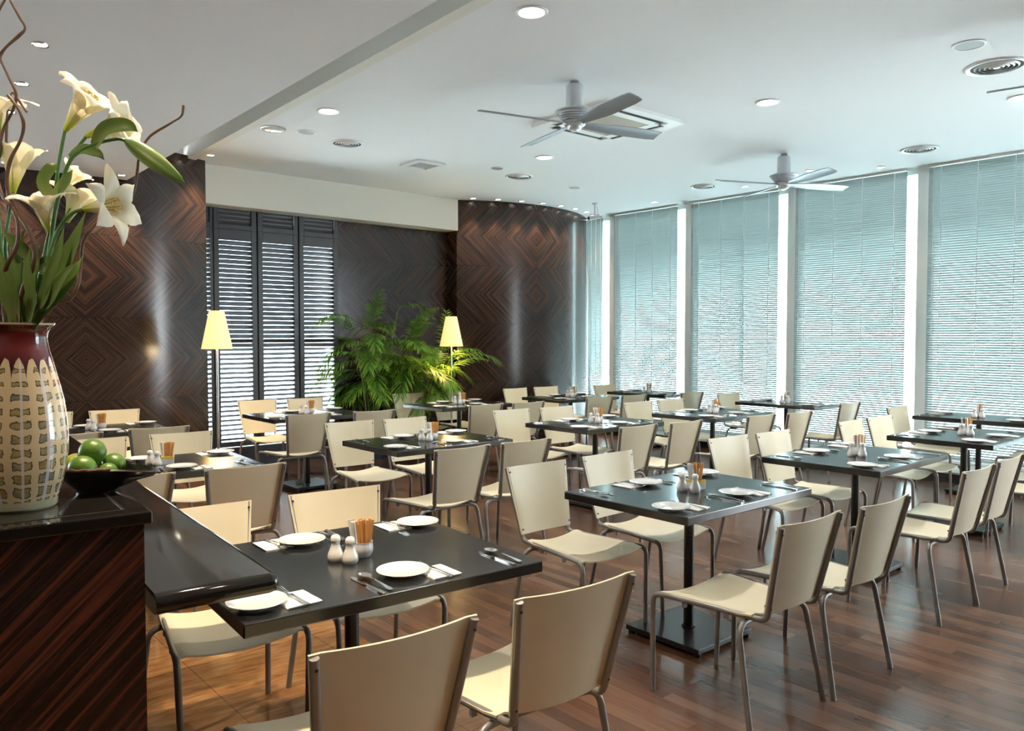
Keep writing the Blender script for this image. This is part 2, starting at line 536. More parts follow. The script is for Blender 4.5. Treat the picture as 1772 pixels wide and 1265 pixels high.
def lathe(bm, prof, seg=32, c=(0, 0, 0), close_top=False, close_bot=False, wob=None):
    rings = []
    for r, z in prof:
        ring = []
        for i in range(seg):
            a = 2 * PI * i / seg
            rr = r * (1 + (wob(a, z) if wob else 0))
            ring.append(bm.verts.new((c[0] + rr * math.cos(a), c[1] + rr * math.sin(a), c[2] + z)))
        rings.append(ring)
    for k in range(len(rings) - 1):
        for i in range(seg):
            j = (i + 1) % seg
            bm.faces.new((rings[k][i], rings[k][j], rings[k + 1][j], rings[k + 1][i]))
    if close_bot:
        bm.faces.new(rings[0][::-1])
    if close_top:
        bm.faces.new(rings[-1])
    return rings


def fillet(pts, rads, n=6):
    """polyline with rounded corners; rads has one radius per inner corner"""
    P = [Vector(p) for p in pts]
    out = [P[0]]
    for i in range(1, len(P) - 1):
        r = rads[i - 1] if isinstance(rads, (list, tuple)) else rads
        a = (P[i - 1] - P[i])
        b = (P[i + 1] - P[i])
        d = min(r, a.length * .49, b.length * .49)
        p0 = P[i] + a.normalized() * d
        p1 = P[i] + b.normalized() * d
        for k in range(n + 1):
            t = k / n
            out.append(p0.lerp(P[i], t).lerp(P[i].lerp(p1, t), t))
    out.append(P[-1])
    return out


def spline(pts, n=8):
    P = [Vector(p) for p in pts]
    P = [P[0] * 2 - P[1]] + P + [P[-1] * 2 - P[-2]]
    out = []
    for i in range(1, len(P) - 2):
        for k in range(n):
            t = k / n
            a, b, c, d = P[i - 1], P[i], P[i + 1], P[i + 2]
            out.append(0.5 * ((2 * b) + (c - a) * t + (2 * a - 5 * b + 4 * c - d) * t * t + (3 * b - a - 3 * c + d) * t ** 3))
    out.append(P[-2])
    return out


def tube(bm, pts, r, seg=10, cap=True):
    """tube along pts; r is a number or a function of 0..1"""
    P = [Vector(p) for p in pts]
    n = len(P)
    t0 = (P[1] - P[0]).normalized()
    up = Vector((0, 0, 1)) if abs(t0.z) < .9 else Vector((1, 0, 0))
    nx = t0.cross(up).normalized()
    rings = []
    for i in range(n):
        t = (P[min(i + 1, n - 1)] - P[max(i - 1, 0)]).normalized()
        nx = (nx - t * nx.dot(t)).normalized()
        ny = t.cross(nx)
        rr = r(i / (n - 1)) if callable(r) else r
        rings.append([bm.verts.new(P[i] + (nx * math.cos(2 * PI * k / seg) + ny * math.sin(2 * PI * k / seg)) * rr) for k in range(seg)])
    for i in range(n - 1):
        for k in range(seg):
            j = (k + 1) % seg
            bm.faces.new((rings[i][k], rings[i][j], rings[i + 1][j], rings[i + 1][k]))
    if cap:
        bm.faces.new(rings[0][::-1])
        bm.faces.new(rings[-1])


def sheet(bm, top, bot):
    """closed slab from two equal grids of points (rows of columns)"""
    def mk(g):
        return [[bm.verts.new(p) for p in row] for row in g]
    a, b = mk(top), mk(bot)
    nr, nc = len(a), len(a[0])
    for i in range(nr - 1):
        for j in range(nc - 1):
            bm.faces.new((a[i][j], a[i][j + 1], a[i + 1][j + 1], a[i + 1][j]))
            bm.faces.new((b[i][j], b[i + 1][j], b[i + 1][j + 1], b[i][j + 1]))
    ring = [(0, j) for j in range(nc)] + [(i, nc - 1) for i in range(1, nr)] + [(nr - 1, j) for j in range(nc - 2, -1, -1)] + [(i, 0) for i in range(nr - 2, 0, -1)]
    for k in range(len(ring)):
        p, q = ring[k], ring[(k + 1) % len(ring)]
        bm.faces.new((a[p[0]][p[1]], b[p[0]][p[1]], b[q[0]][q[1]], a[q[0]][q[1]]))


def prism(bm, poly, z0, z1):
    lo = [bm.verts.new((x, y, z0)) for x, y in poly]
    hi = [bm.verts.new((x, y, z1)) for x, y in poly]
    n = len(poly)
    bm.faces.new(lo[::-1])
    bm.faces.new(hi)
    for i in range(n):
        j = (i + 1) % n
        bm.faces.new((lo[i], lo[j], hi[j], hi[i]))


def obj(name, bm, mat, parent=None, smooth=False, bevel=0.0, angle=40, loc=None, rot=None):
    bmesh.ops.recalc_face_normals(bm, faces=bm.faces)
    me = bpy.data.meshes.new(name)
    if smooth:
        for f in bm.faces:
            f.smooth = True
    bm.to_mesh(me)
    bm.free()
    if smooth:
        me.set_sharp_from_angle(angle=R(angle))
    me.materials.append(mat)
    o = bpy.data.objects.new(name, me)
    COL.objects.link(o)
    if parent:
        o.parent = parent
    if loc:
        o.location = loc
    if rot:
        o.rotation_euler = rot
    if bevel:
        b = o.modifiers.new('edge', 'BEVEL')
        b.width = bevel
        b.segments = 2
        b.limit_method = 'ANGLE'
    return o


def tag(o, label, cat, group=None):
    o['label'] = label
    o['category'] = cat
    if group:
        o['group'] = group
    return o


def thing(name, label, cat, loc=(0, 0, 0), rotz=0.0, group=None):
    o = bpy.data.objects.new(name, None)
    o.empty_display_size = 0.1
    COL.objects.link(o)
    o.location = loc
    o.rotation_euler = (0, 0, rotz)
    return tag(o, label, cat, group)


def struct(name, bm, m, parent=None, **k):
    o = obj(name, bm, m, parent, **k)
    o['kind'] = 'structure'
    return o


KIDS = {}


def freeze(root):
    """remember the tree under a finished thing so that it can be copied"""
    allo = list(COL.objects)
    KIDS[root.name] = [(c, [g for g in allo if g.parent == c]) for c in allo if c.parent == root]


def dup(root, loc, rotz, label, group=None):
    r = root.copy()
    COL.objects.link(r)
    r.location = loc
    r.rotation_euler = (0, 0, rotz)
    r['label'] = label
    if group:
        r['group'] = group
    for c, gs in KIDS.get(root.name, []):
        d = c.copy()
        COL.objects.link(d)
        d.parent = r
        for g in gs:
            e = g.copy()
            COL.objects.link(e)
            e.parent = d
    return r


def wall_strip(name, pts, z0, z1, mat, thick=0.12, side=1, u_start=0.0):
    """upright wall along a plan polyline, with UV in metres"""
    bm = BM()
    uvl = bm.loops.layers.uv.new('UVMap')
    n = len(pts)
    us = [u_start]
    for i in range(1, n):
        us.append(us[-1] + math.dist(pts[i - 1], pts[i]))
    nor = []
    for i in range(n):
        a = Vector(pts[max(i - 1, 0)])
        b = Vector(pts[min(i + 1, n - 1)])
        d = (b - a).normalized()
        nor.append(Vector((-d.y, d.x)) * side)
    F = [[bm.verts.new((pts[i][0], pts[i][1], z)) for z in (z0, z1)] for i in range(n)]
    B = [[bm.verts.new((pts[i][0] + nor[i].x * thick, pts[i][1] + nor[i].y * thick, z)) for z in (z0, z1)] for i in range(n)]
    for i in range(n - 1):
        f = bm.faces.new((F[i][0], F[i + 1][0], F[i + 1][1], F[i][1]))
        for lp, (uu, vv) in zip(f.loops, ((us[i], z0), (us[i + 1], z0), (us[i + 1], z1), (us[i], z1))):
            lp[uvl].uv = (uu, vv)
        bm.faces.new((B[i][0], B[i][1], B[i + 1][1], B[i + 1][0]))
        bm.faces.new((F[i][1], F[i + 1][1], B[i + 1][1], B[i][1]))
        bm.faces.new((F[i][0], B[i][0], B[i + 1][0], F[i + 1][0]))
    bm.faces.new((F[0][0], F[0][1], B[0][1], B[0][0]))
    bm.faces.new((F[-1][0], B[-1][0], B[-1][1], F[-1][1]))
    return struct(name, bm, mat, smooth=True, angle=30)


def box_uv(bm):
    """UV in metres on upright faces (x or y, z)"""
    uvl = bm.loops.layers.uv.new('UVMap')
    bm.normal_update()
    for f in bm.faces:
        nx = abs(f.normal.x) > abs(f.normal.y)
        for lp in f.loops:
            p = lp.vert.co
            lp[uvl].uv = (p.y if nx else p.x, p.z)


# ------------------------------------------------------------------ the room
H_CEIL, H_LOW, WIN_X = 3.45, 3.10, 9.47
bm = BM()
prism(bm, [(1.88, -5.2), (9.6, -5.2), (9.6, 9.65), (-4.2, 9.65), (-4.2, 5.6), (2.13, 5.6), (1.99, 2.5)], -0.12, 0.0)
struct('floor', bm, M_FLOOR)
bm = BM()
prism(bm, [(-4.2, -5.2), (1.88, -5.2), (1.99, 2.5), (2.13, 5.6), (-4.2, 5.6)], -0.12, 0.0)
struct('floor_tile', bm, M_TILE)
# main ceiling and its lip beside the cove
LIP = [(2.55, -5.2), (2.813, 3.578), (2.967, 8.70), (2.985, 9.3)]
bm = BM()
prism(bm, [(x + 0.09, y) for x, y in LIP] + [(9.75, 9.65), (9.75, -5.2)], H_CEIL, H_CEIL + 0.12)
struct('ceiling', bm, M_PAINT)
bm = BM()
prism(bm, LIP + [(x + 0.092, y) for x, y in LIP[::-1]], H_CEIL - 0.02, H_CEIL + 0.55)
struct('trim_1', bm, M_PAINT_WARM)
# lower ceiling over the counter, with the open cove between the two
EDGE = [(2.05, -5.2), (2.198, 3.065), (2.29, 7.0), (2.33, 8.75)]
bm = BM()
prism(bm, EDGE + [(-4.2, 9.65), (-4.2, -5.2)], H_LOW, H_LOW + 0.10)
struct('ceiling_left', bm, M_PAINT)
bm = BM()
prism(bm, [(1.9, -5.2), (3.1, -5.2), (3.1, 9.65), (1.9, 9.65)], 4.0, 4.08)
struct('ceiling_middle', bm, M_PAINT)
bm = BM()
prism(bm, [(1.9, -5.2), (1.96, -5.2), (1.96, 9.65), (1.9, 9.65)], H_LOW + 0.10, 4.0)
struct('trim_2', bm, M_PAINT)
# big curved veneer wall on the left
CW = [(-2.6, 10.6), (-1.9, 10.0), (-1.2, 9.55), (-.4, 9.17), (.4, 8.90), (1.1, 8.72), (1.6, 8.63), (2.1, 8.585), (2.5, 8.59), (2.85, 8.655), (3.18, 8.78)]
CW = [(p.x, p.y) for p in spline([(x, y, 0) for x, y in CW], 5)]
wall_strip('wall_left', CW + [(3.20, 9.3)], 0.0, 3.46, M_CURVEWALL, side=1)
bm = BM()
prism(bm, [(1.96, 8.85), (3.0, 8.85), (3.0, 8.95), (1.96, 8.95)], 3.46, 4.0)
struct('wall_cove', bm, M_PAINT)
# rounded veneer column wall on the right
CC, CR = (8.05, 10.65), 2.12
A0, A1 = math.atan2(8.97 - CC[1], 6.74 - CC[0]), math.atan2(9.3 - CC[1], 9.7 - CC[0])
if A1 < A0:
    A1 += 2 * PI
arc = [(CC[0] + CR * math.cos(A0 + (A1 - A0) * i / 40), CC[1] + CR * math.sin(A0 + (A1 - A0) * i / 40)) for i in range(41)]
wall_strip('wall_right', [(6.735, 9.25), (6.735, 9.02)] + arc, 0.0, H_CEIL, M_COLWALL, side=1, u_start=-0.25)
# recess behind the palms
wall_strip('wall_back', [(5.0, 9.2), (6.735, 9.2)], 0.0, 3.1, M_RECESS, side=1)
bm = BM()
prism(bm, [(3.19, 8.94), (6.74, 8.94), (6.74, 9.65), (3.19, 9.65)], 3.02, H_CEIL)
struct('soffit_wall', bm, M_PAINT_WARM).name = 'wall_soffit'
bm = BM()
prism(bm, [(3.19, 9.12), (5.0, 9.12), (5.0, 9.36), (3.19, 9.36)], 0.0, 0.235)
struct('trim_3', bm, M_SHUTTER)
# plain walls of the rest of the room, behind and beside the camera
def wall_with_opening(name, ax, pos, lo, hi, o0, o1, z0, z1, mat):
    bm = BM()
    for a, b, c, d in ((lo, o0, 0, 4.0), (o1, hi, 0, 4.0), (o0, o1, 0, z0), (o0, o1, z1, 4.0)):
        if ax == 'x':
            prism(bm, [(pos, a), (pos + .12, a), (pos + .12, b), (pos, b)], c, d)
        else:
            prism(bm, [(a, pos), (b, pos), (b, pos + .12), (a, pos + .12)], c, d)
    struct(name, bm, mat)


bm = BM()
prism(bm, [(-4.2, -5.2), (-4.08, -5.2), (-4.08, 10.6), (-4.2, 10.6)], 0.0, 4.0)
struct('wall_side', bm, M_WALLWHITE)
# wall behind, then side wall with an unseen opening added for fill light
bm = BM()
prism(bm, [(-4.2, -5.2), (9.6, -5.2), (9.6, -5.08), (-4.2, -5.08)], 0.0, 4.0)
struct('wall_behind', bm, M_WALLDARK)
wall_with_opening('wall_fill_opening', 'x', 9.48, -5.2, 0.5, -2.4, 0.0, .3, 3.0, M_WALLWHITE)
# window ledge
bm = BM()
LX = lambda y: 8.905 + (y - 3.2) * 0.066
prism(bm, [(LX(.5), .5), (9.72, .5), (9.72, 8.85), (LX(8.85), 8.85)], 0.0, 0.095)
struct('trim_4', bm, M_BASE)
bm = BM()
prism(bm, [(LX(.5) - .01, .5), (9.72, .5), (9.72, 8.85), (LX(8.85) - .01, 8.85)], 0.095, 0.112)
struct('trim_5', bm, M_LEDGE)

# windows: one bay between two mullions each
MUL = [9.15, 8.453, 6.99, 5.381, 3.771, 2.17, 0.57]
for i in range(6):
    y1, y0 = MUL[i], MUL[i + 1]
    bm = BM()
    box(bm, (WIN_X + .02, y0, (H_CEIL + .11) / 2), (.13, .15, H_CEIL - .11))
    box(bm, (WIN_X + .05, (y0 + y1) / 2, .16), (.06, y1 - y0 - .15, .09))
    box(bm, (WIN_X + .05, (y0 + y1) / 2, H_CEIL - .03), (.06, y1 - y0 - .15, .06))
    w = struct('window_%d' % (i + 1), bm, M_MULLION)
    bm = BM()
    box(bm, (WIN_X + .05, (y0 + y1) / 2, (H_CEIL + .20) / 2 - .02), (.012, y1 - y0 - .15, H_CEIL - .27))
    p = obj('pane', bm, M_GLASS, w)
    p['label'] = 'pale teal glass pane'

# the outside seen through the glass
bm = BM()
prism(bm, [(9.75, -30), (60, -30), (60, 60), (-30, 60), (-30, 9.8), (9.75, 9.8)], -0.4, -0.15)
struct('ground_outside', bm, M_PAVE)
bm = BM()
for (x0, y0, x1, y1, h) in ((24, 6.0, 34, 15.5, 14), (26, 17, 36, 27, 9), (22, -8, 32, 1.5, 5)):
    prism(bm, [(x0, y0), (x1, y0), (x1, y1), (x0, y1)], -0.15, h)
struct('exterior_buildings', bm, M_FACADE)

# ------------------------------------------------------------------ venetian blinds
BAY = ['beside the rounded veneer column', 'second bay from the rounded column', 'third bay from the rounded column', 'fourth bay from the rounded column', 'last bay, furthest from the rounded column', 'bay beyond the picture edge']
TILT = R(50)
for i in range(6):
    ya, yb = MUL[i + 1] + .17, MUL[i] - .065
    if i == 0:
        yb = 9.0
    ym, wd = (ya + yb) / 2, yb - ya
    x = WIN_X - .10
    t = thing('venetian_blind', 'pale aluminium venetian blind, %s' % BAY[i], 'blind', (x, ym, H_CEIL), 0, 'venetian blinds along the window wall')
    bm = BM()
    box(bm, (0, 0, -.014), (.03, wd, .027))
    obj('headrail', bm, M_MULLION, t)
    bm = BM()
    z = -.050
    while z > -(H_CEIL - .175):
        hw = .0155
        pts = []
        for k, s in enumerate((-1, -.33, .33, 1)):
            crown = .0025 * (1 - s * s)
            # inner edge (towards the room, -x) sits higher
            px = s * hw * math.cos(TILT) + crown * math.sin(TILT)
            pz = -s * hw * math.sin(TILT) + crown * math.cos(TILT)
            pts.append((px, pz))
        v = [[bm.verts.new((px, yy, z + pz)) for (px, pz) in pts] for yy in (-wd / 2, wd / 2)]
        for k in range(3):
            bm.faces.new((v[0][k], v[0][k + 1], v[1][k + 1], v[1][k]))
        z -= .0265
    obj('slats', bm, M_BLIND, t, smooth=True)
    bm = BM()
    box(bm, (0, 0, -(H_CEIL - .16)), (.024, wd, .014))
    obj('bottom_rail', bm, M_MULLION, t)
    for fr in (-.40, -.13, .13, .40):
        bm = BM()
        box(bm, (-.0125, fr * wd, -(H_CEIL - .16) / 2), (.0025, .007, H_CEIL - .20))
        obj('ladder_tape', bm, M_CORD, t)
    bm = BM()
    tube(bm, [(-.022, wd * .455, -.03), (-.024, wd * .455, -1.9)], .003, 6)
    obj('pull_cord', bm, M_CORD, t)

# ------------------------------------------------------------------ louvered shutters
SX = [(3.21, 3.395, 'partly hidden behind the curved veneer wall'), (3.405, 3.915, 'beside the tall floor lamp'), (3.93, 4.445, 'between two other tall shutters'), (4.46, 4.99, 'next to the potted palms')]
SY = 9.19


def louver_panel(bm, x0, x1, z0, z1, pitch, tilt, depth, y=0.0):
    cnt = max(1, round((z1 - z0) / pitch))
    pitch = (z1 - z0) / cnt
    for q_ in range(cnt):
        z = z0 + pitch * (q_ + .5)
        top, bot = [], []
        for k in range(5):
            s = -1 + k / 2
            yy = s * depth / 2 * math.cos(tilt)
            zz = z + s * depth / 2 * math.sin(tilt)
            th = .004 * (1 - .6 * s * s) + .001
            top.append([Vector((x0, y + yy, zz + th)), Vector((x1, y + yy, zz + th))])
            bot.append([Vector((x0, y + yy, zz - th)), Vector((x1, y + yy, zz - th))])
        sheet(bm, top, bot)


for i, (x0, x1, d) in enumerate(SX):
    t = thing('louvered_shutter', 'tall black louvered shutter, %s' % d, 'shutter', ((x0 + x1) / 2, SY, .24), 0, 'tall louvered shutters')
    hw = (x1 - x0) / 2
    st = .062 if hw > .12 else .035
    zt, zl1, zm0, zm1, zl0 = 2.785 - .24, 2.655 - .24, 1.41 - .24, 1.457 - .24, .30 - .24
    bm = BM()
    for s in (-1, 1):
        box(bm, (s * (hw - st / 2), 0, zt / 2), (st, .045, zt))
    box(bm, (0, 0, (zt + zl1) / 2), (2 * hw - 2 * st, .045, zt - zl1))
    box(bm, (0, 0, (zm0 + zm1) / 2), (2 * hw - 2 * st, .045, zm1 - zm0))
    box(bm, (0, 0, zl0 / 2), (2 * hw - 2 * st, .045, zl0))
    obj('frame', bm, M_SHUTTER, t, bevel=.003)
    bm = BM()
    louver_panel(bm, -hw + st, hw - st, zm1, zl1, .055, R(-37), .070)
    obj('upper_louvers', bm, M_LOUVER_BACKLIT, t, smooth=True)
    bm = BM()
    louver_panel(bm, -hw + st, hw - st, zl0, zm0, .055, R(-27), .070)
    obj('lower_louvers', bm, M_LOUVER_BACKLIT, t, smooth=True)
    t2 = thing('transom_shutter', 'small closed black shutter above the tall one %s' % d.replace('partly hidden behind', 'half behind'), 'shutter', ((x0 + x1) / 2, SY, 2.785), 0, 'small shutters under the soffit')
    bm = BM()
    for s in (-1, 1):
        box(bm, (s * (hw - st / 2), 0, .17), (st, .045, .34))
    box(bm, (0, 0, .03), (2 * hw - 2 * st, .045, .06))
    box(bm, (0, 0, .325), (2 * hw - 2 * st, .045, .03))
    obj('frame', bm, M_SHUTTER, t2, bevel=.003)
    bm = BM()
    louver_panel(bm, -hw + st, hw - st, .06, .31, .05, R(-72), .06)
    box(bm, (0, .03, .18), (2 * hw - 2 * st, .006, .26))
    obj('louvers', bm, M_SHUTTER, t2, smooth=True)
    if i >= 2:
        bm = BM()
        for k in range(14):
            lathe(bm, [(.001, -.006), (.006, -.002), (.006, .002), (.001, .006)], 8, (hw - st - .01, -.05, .30 - k * .0145))
        tube(bm, [(hw - st - .01, -.05, .31), (hw - st - .01, -.05, .11)], .0015, 5)
        obj('bead_chain', bm, M_CORD, t2, smooth=True)
bm = BM()
box(bm, (4.09, 9.40, 1.62), (1.8, .01, 2.78))
w = struct('window_7', bm, M_CLEAR)
bm = BM()
for x in (3.195, 3.40, 3.9225, 4.4525, 4.995):
    box(bm, (x, 9.255, 1.69), (.03, .085, 2.92))
box(bm, (4.09, 9.255, 2.785), (1.8, .085, .03))
struct('trim_6', bm, M_SHUTTER)

# ------------------------------------------------------------------ ceiling fittings
GN = 'recessed lamps in the main ceiling'


def downlight(loc, label, r, lens, group, watts, color, size=120, aim=None, ring=M_WHITEPLASTIC, blend=.7):
    t = thing('recessed_downlight', label, 'downlight', loc, 0, group)
    bm = BM()
    lathe(bm, [(r, .0), (r, -.006), (r * .93, -.011), (r * .80, -.009), (r * .74, .0)], 32)
    obj('trim_ring', bm, ring, t, smooth=True)
    bm = BM()
    lathe(bm, [(r * .76, -.004), (r * .4, -.006), (.0005, -.0065)], 24)
    obj('lens', bm, lens, t, smooth=True)
    if watts:
        spot('lamp_light', (loc[0], loc[1], loc[2] - .02), aim or (loc[0], loc[1], 0), watts, color, size, blend)
    return t


for (x, y, d) in ((3.2, 3.52, 'big round downlight in the ceiling before the fan over the middle tables'),
                  (3.28, 6.17, 'round downlight in the main ceiling near the ceiling lip and round speaker'),
                  (5.87, 3.59, 'round downlight in the ceiling between the two fans'),
                  (5.86, 6.24, 'round downlight below the air conditioner, beyond its square panel'),
                  (7.29, 2.19, 'round downlight at the picture edge beside a big round diffuser')):
    downlight((x, y, H_CEIL), d, .098, M_LENS, GN, 60, SOFT)
for (x, y) in ((3.2, .9), (5.9, .9), (8.4, .4)):  # unseen lamps added above the camera to light the foreground
    downlight((x, y, H_CEIL), 'unseen round downlight added to the main ceiling as foreground fill', .098, M_LENS, 'unseen fill lamps added to the main ceiling', 12, SOFT)
for (x, y, d) in ((9.05, 4.10, 'small halogen downlight against the blinds near the round diffuser'),
                  (8.95, 7.25, 'small halogen downlight by the blinds near the rounded column'),
                  (8.62, 4.72, 'small halogen downlight behind the fan nearest the blinds'),
                  (8.9, 5.75, 'small halogen downlight by the blinds past the blades of the window-side fan')):
    downlight((x, y, H_CEIL), d, .05, M_HALO, 'small halogen lamps by the blinds', 8, WARM, 70)
for k in range(8):
    a = A0 + .10 + k * .155
    r = CR + .17
    x, y = CC[0] + r * math.cos(a), CC[1] + r * math.sin(a)
    ord_ = ['first', 'second', 'third', 'fourth', 'fifth', 'sixth', 'seventh', 'last'][k]
    q = CR + .02
    downlight((x, y, H_CEIL), 'small wall washer, %s along the rounded column from the soffit' % ord_, .048, M_HALO, 'wall washers around the rounded column', 26, WARM, 62, (CC[0] + q * math.cos(a), CC[1] + q * math.sin(a), 1.9), M_CHROME)
for (x, y, z, d, w, aim) in ((2.21, 8.33, H_LOW, 'small downlight in the low ceiling against the curved veneer wall', 45, (2.2, 8.56, 1.9)),
                             (3.12, 8.46, H_CEIL, 'small downlight at the curved wall end under the soffit corner', 40, (3.0, 8.70, 2.0)),
                             (1.27, 8.42, H_LOW, 'small downlight in the low ceiling behind the lily petals', 45, (1.25, 8.66, 1.8)),
                             (0.91, 4.91, H_LOW, 'small downlight in the low ceiling, nearest the twisted branches', 40, None),
                             (0.96, 5.74, H_LOW, 'small downlight in the low ceiling behind a twisted branch', 40, None),
                             (1.01, 6.51, H_LOW, 'small downlight in the low ceiling beside the leftward lily', 40, None)):
    downlight((x, y, z), d, .042, M_HALO, 'small downlights over the counter side', w, WARM, 75, aim, M_CHROME)
for (x, y, w, aim) in ((.75, 2.3, 75, (.85, 2.6, 0)), (-.3, 1.2, 22, (.1, 2.1, 1.1)), (1.5, 1.0, 6, (1.4, 1.9, .5)), (1.3, 2.2, 50, None)):  # low-ceiling lamps out of view, added as warm fill for the foreground
    downlight((x, y, H_LOW), 'unseen small downlight added to the low ceiling as foreground fill', .055, M_HALO, 'unseen fill lamps added to the low ceiling', w, WARM, 80, aim, M_CHROME)

for (x, y, r, d) in ((3.45, 6.93, .085, 'round grey speaker beside the ceiling lip'), (5.73, 2.03, .10, 'round grey speaker next to the big round diffuser'), (7.32, 7.23, .085, 'round speaker in the ceiling before the rounded column'), (5.83, 6.99, .075, 'round speaker between a downlight and a round diffuser')):
    t = thing('ceiling_speaker', d, 'speaker', (x, y, H_CEIL), 0, 'ceiling speakers')
    bm = BM()
    lathe(bm, [(r, 0), (r, -.006), (r * .88, -.009), (r * .86, -.004)], 32)
    obj('trim_ring', bm, M_WHITEPLASTIC, t, smooth=True)
    bm = BM()
    lathe(bm, [(r * .87, -.005), (r * .5, -.007), (.0005, -.0075)], 32)
    obj('grille', bm, M_SPK, t, smooth=True)
t = thing('glass_dome_lamp', 'round frosted glass lamp tucked beside the ceiling lip', 'ceiling lamp', (3.17, 7.02, H_CEIL))
bm = BM()
lathe(bm, [(.115, 0), (.115, -.008), (.105, -.012)], 32)
obj('trim_ring', bm, M_CHROME, t, smooth=True)
bm = BM()
lathe(bm, [(.105, -.008), (.09, -.024), (.05, -.033), (.0005, -.036)], 32)
obj('dome', bm, M_CHINA, t, smooth=True)

for (x, y, r, d) in ((3.96, 7.07, .165, 'round slotted air diffuser near the round speaker and the ceiling lip'), (6.32, 7.17, .165, 'round slotted air diffuser in front of the rounded column'), (6.33, 2.06, .20, 'largest round air diffuser, at the picture edge'), (8.51, 3.46, .18, 'round air diffuser by the blinds of the last bay'), (8.51, 6.1, .165, 'round air diffuser by the tip of the window-side fan blade')):
    t = thing('round_air_diffuser', d, 'air diffuser', (x, y, H_CEIL), 0, 'round air diffusers')
    bm = BM()
    lathe(bm, [(r, 0), (r, -.008), (r * .96, -.014), (r * .84, -.010), (r * .80, .0)], 40)
    obj('outer_ring', bm, M_WHITEPLASTIC, t, smooth=True)
    bm = BM()
    lathe(bm, [(r * .82, -.006), (.0005, -.006)], 40)
    obj('dark_opening', bm, M_DARK, t)
    for k in range(4):
        q = r * (.72 - .155 * k)
        bm = BM()
        lathe(bm, [(q, -.004), (q * .99, -.007), (q - .012, -.016), (q - .011, -.013), (q - .003, -.003)], 40)
        obj('vane', bm, M_WHITEPLASTIC, t, smooth=True)
    bm = BM()
    lathe(bm, [(r * .12, -.008), (r * .11, -.014), (.0005, -.018)], 24)
    obj('centre_cap', bm, M_WHITEPLASTIC, t, smooth=True)

t = thing('square_exhaust_vent', 'square white exhaust vent with grey mesh near the soffit', 'vent', (5.07, 7.37, H_CEIL))
bm = BM()
for s in (-1, 1):
    box(bm, (s * .16, 0, -.012), (.055, .37, .024))
    box(bm, (0, s * .16, -.012), (.265, .05, .024))
obj('frame', bm, M_WHITEPLASTIC, t, bevel=.004)
bm = BM()
box(bm, (0, 0, -.006), (.27, .27, .006))
obj('grille', bm, M_SPK, t)

t = thing('ceiling_air_conditioner', 'square white ceiling air conditioner with four slots behind the fan', 'air conditioner', (5.345, 4.86, H_CEIL))
bm = BM()
a, b = .485, .26
for s in (-1, 1):
    box(bm, (s * .445, 0, -.015), (.08, .97, .03))
    box(bm, (s * .30, 0, -.015), (.085, .60, .03))
    box(bm, (0, s * .445, -.015), (.81, .08, .03))
    box(bm, (0, s * .30, -.015), (.515, .085, .03))
    for q in (-1, 1):
        box(bm, (s * .375, q * .36, -.015), (.062, .09, .03))
        box(bm, (s * .36, q * .375, -.0149), (.03, .06, .0298))
obj('panel', bm, M_WHITEPLASTIC, t)
bm = BM()
box(bm, (0, 0, -.018), (.515, .515, .016))
obj('intake_grille', bm, M_GRILLE, t)
for k in range(4):
    bm = BM()
    box(bm, (0, 0, 0), (.06, .60, .004))
    obj('slot', bm, M_DARK, t, loc=(math.cos(k * PI / 2) * .374, math.sin(k * PI / 2) * .374, -.0265), rot=(0, 0, k * PI / 2))
    bm = BM()
    box(bm, (0, 0, 0), (.012, .58, .004), Matrix.Rotation(R(20), 3, 'Y'))
    obj('flap', bm, M_WHITEPLASTIC, t, loc=(math.cos(k * PI / 2) * .398, math.sin(k * PI / 2) * .398, -.029), rot=(0, 0, k * PI / 2))

t = thing('security_camera', 'small white security camera on a bracket before the rounded column', 'camera', (8.42, 7.9, H_CEIL), R(150))
bm = BM()
lathe(bm, [(.0005, 0), (.045, 0), (.045, -.012), (.03, -.02), (.0005, -.02)], 20)
tube(bm, [(0, 0, -.015), (0, 0, -.16)], .013, 10)
tube(bm, [(0, 0, -.155), (.03, 0, -.19)], .016, 10)
obj('bracket', bm, M_WHITEPLASTIC, t, smooth=True)
bm = BM()
tube(bm, [(-.06, 0, -.185), (.09, 0, -.215)], .032, 14)
obj('body', bm, M_WHITEPLASTIC, t, smooth=True)
bm = BM()
tube(bm, [(.088, 0, -.2145), (.100, 0, -.217)], .026, 14)
obj('lens', bm, M_DARK, t, smooth=True)
bm = BM()
tube(bm, spline([(.005, .02, -.02), (-.02, .05, -.08), (-.03, .03, -.15), (-.05, 0, -.18)], 6), .004, 6)
obj('cable', bm, M_WHITEPLASTIC, t, smooth=True)


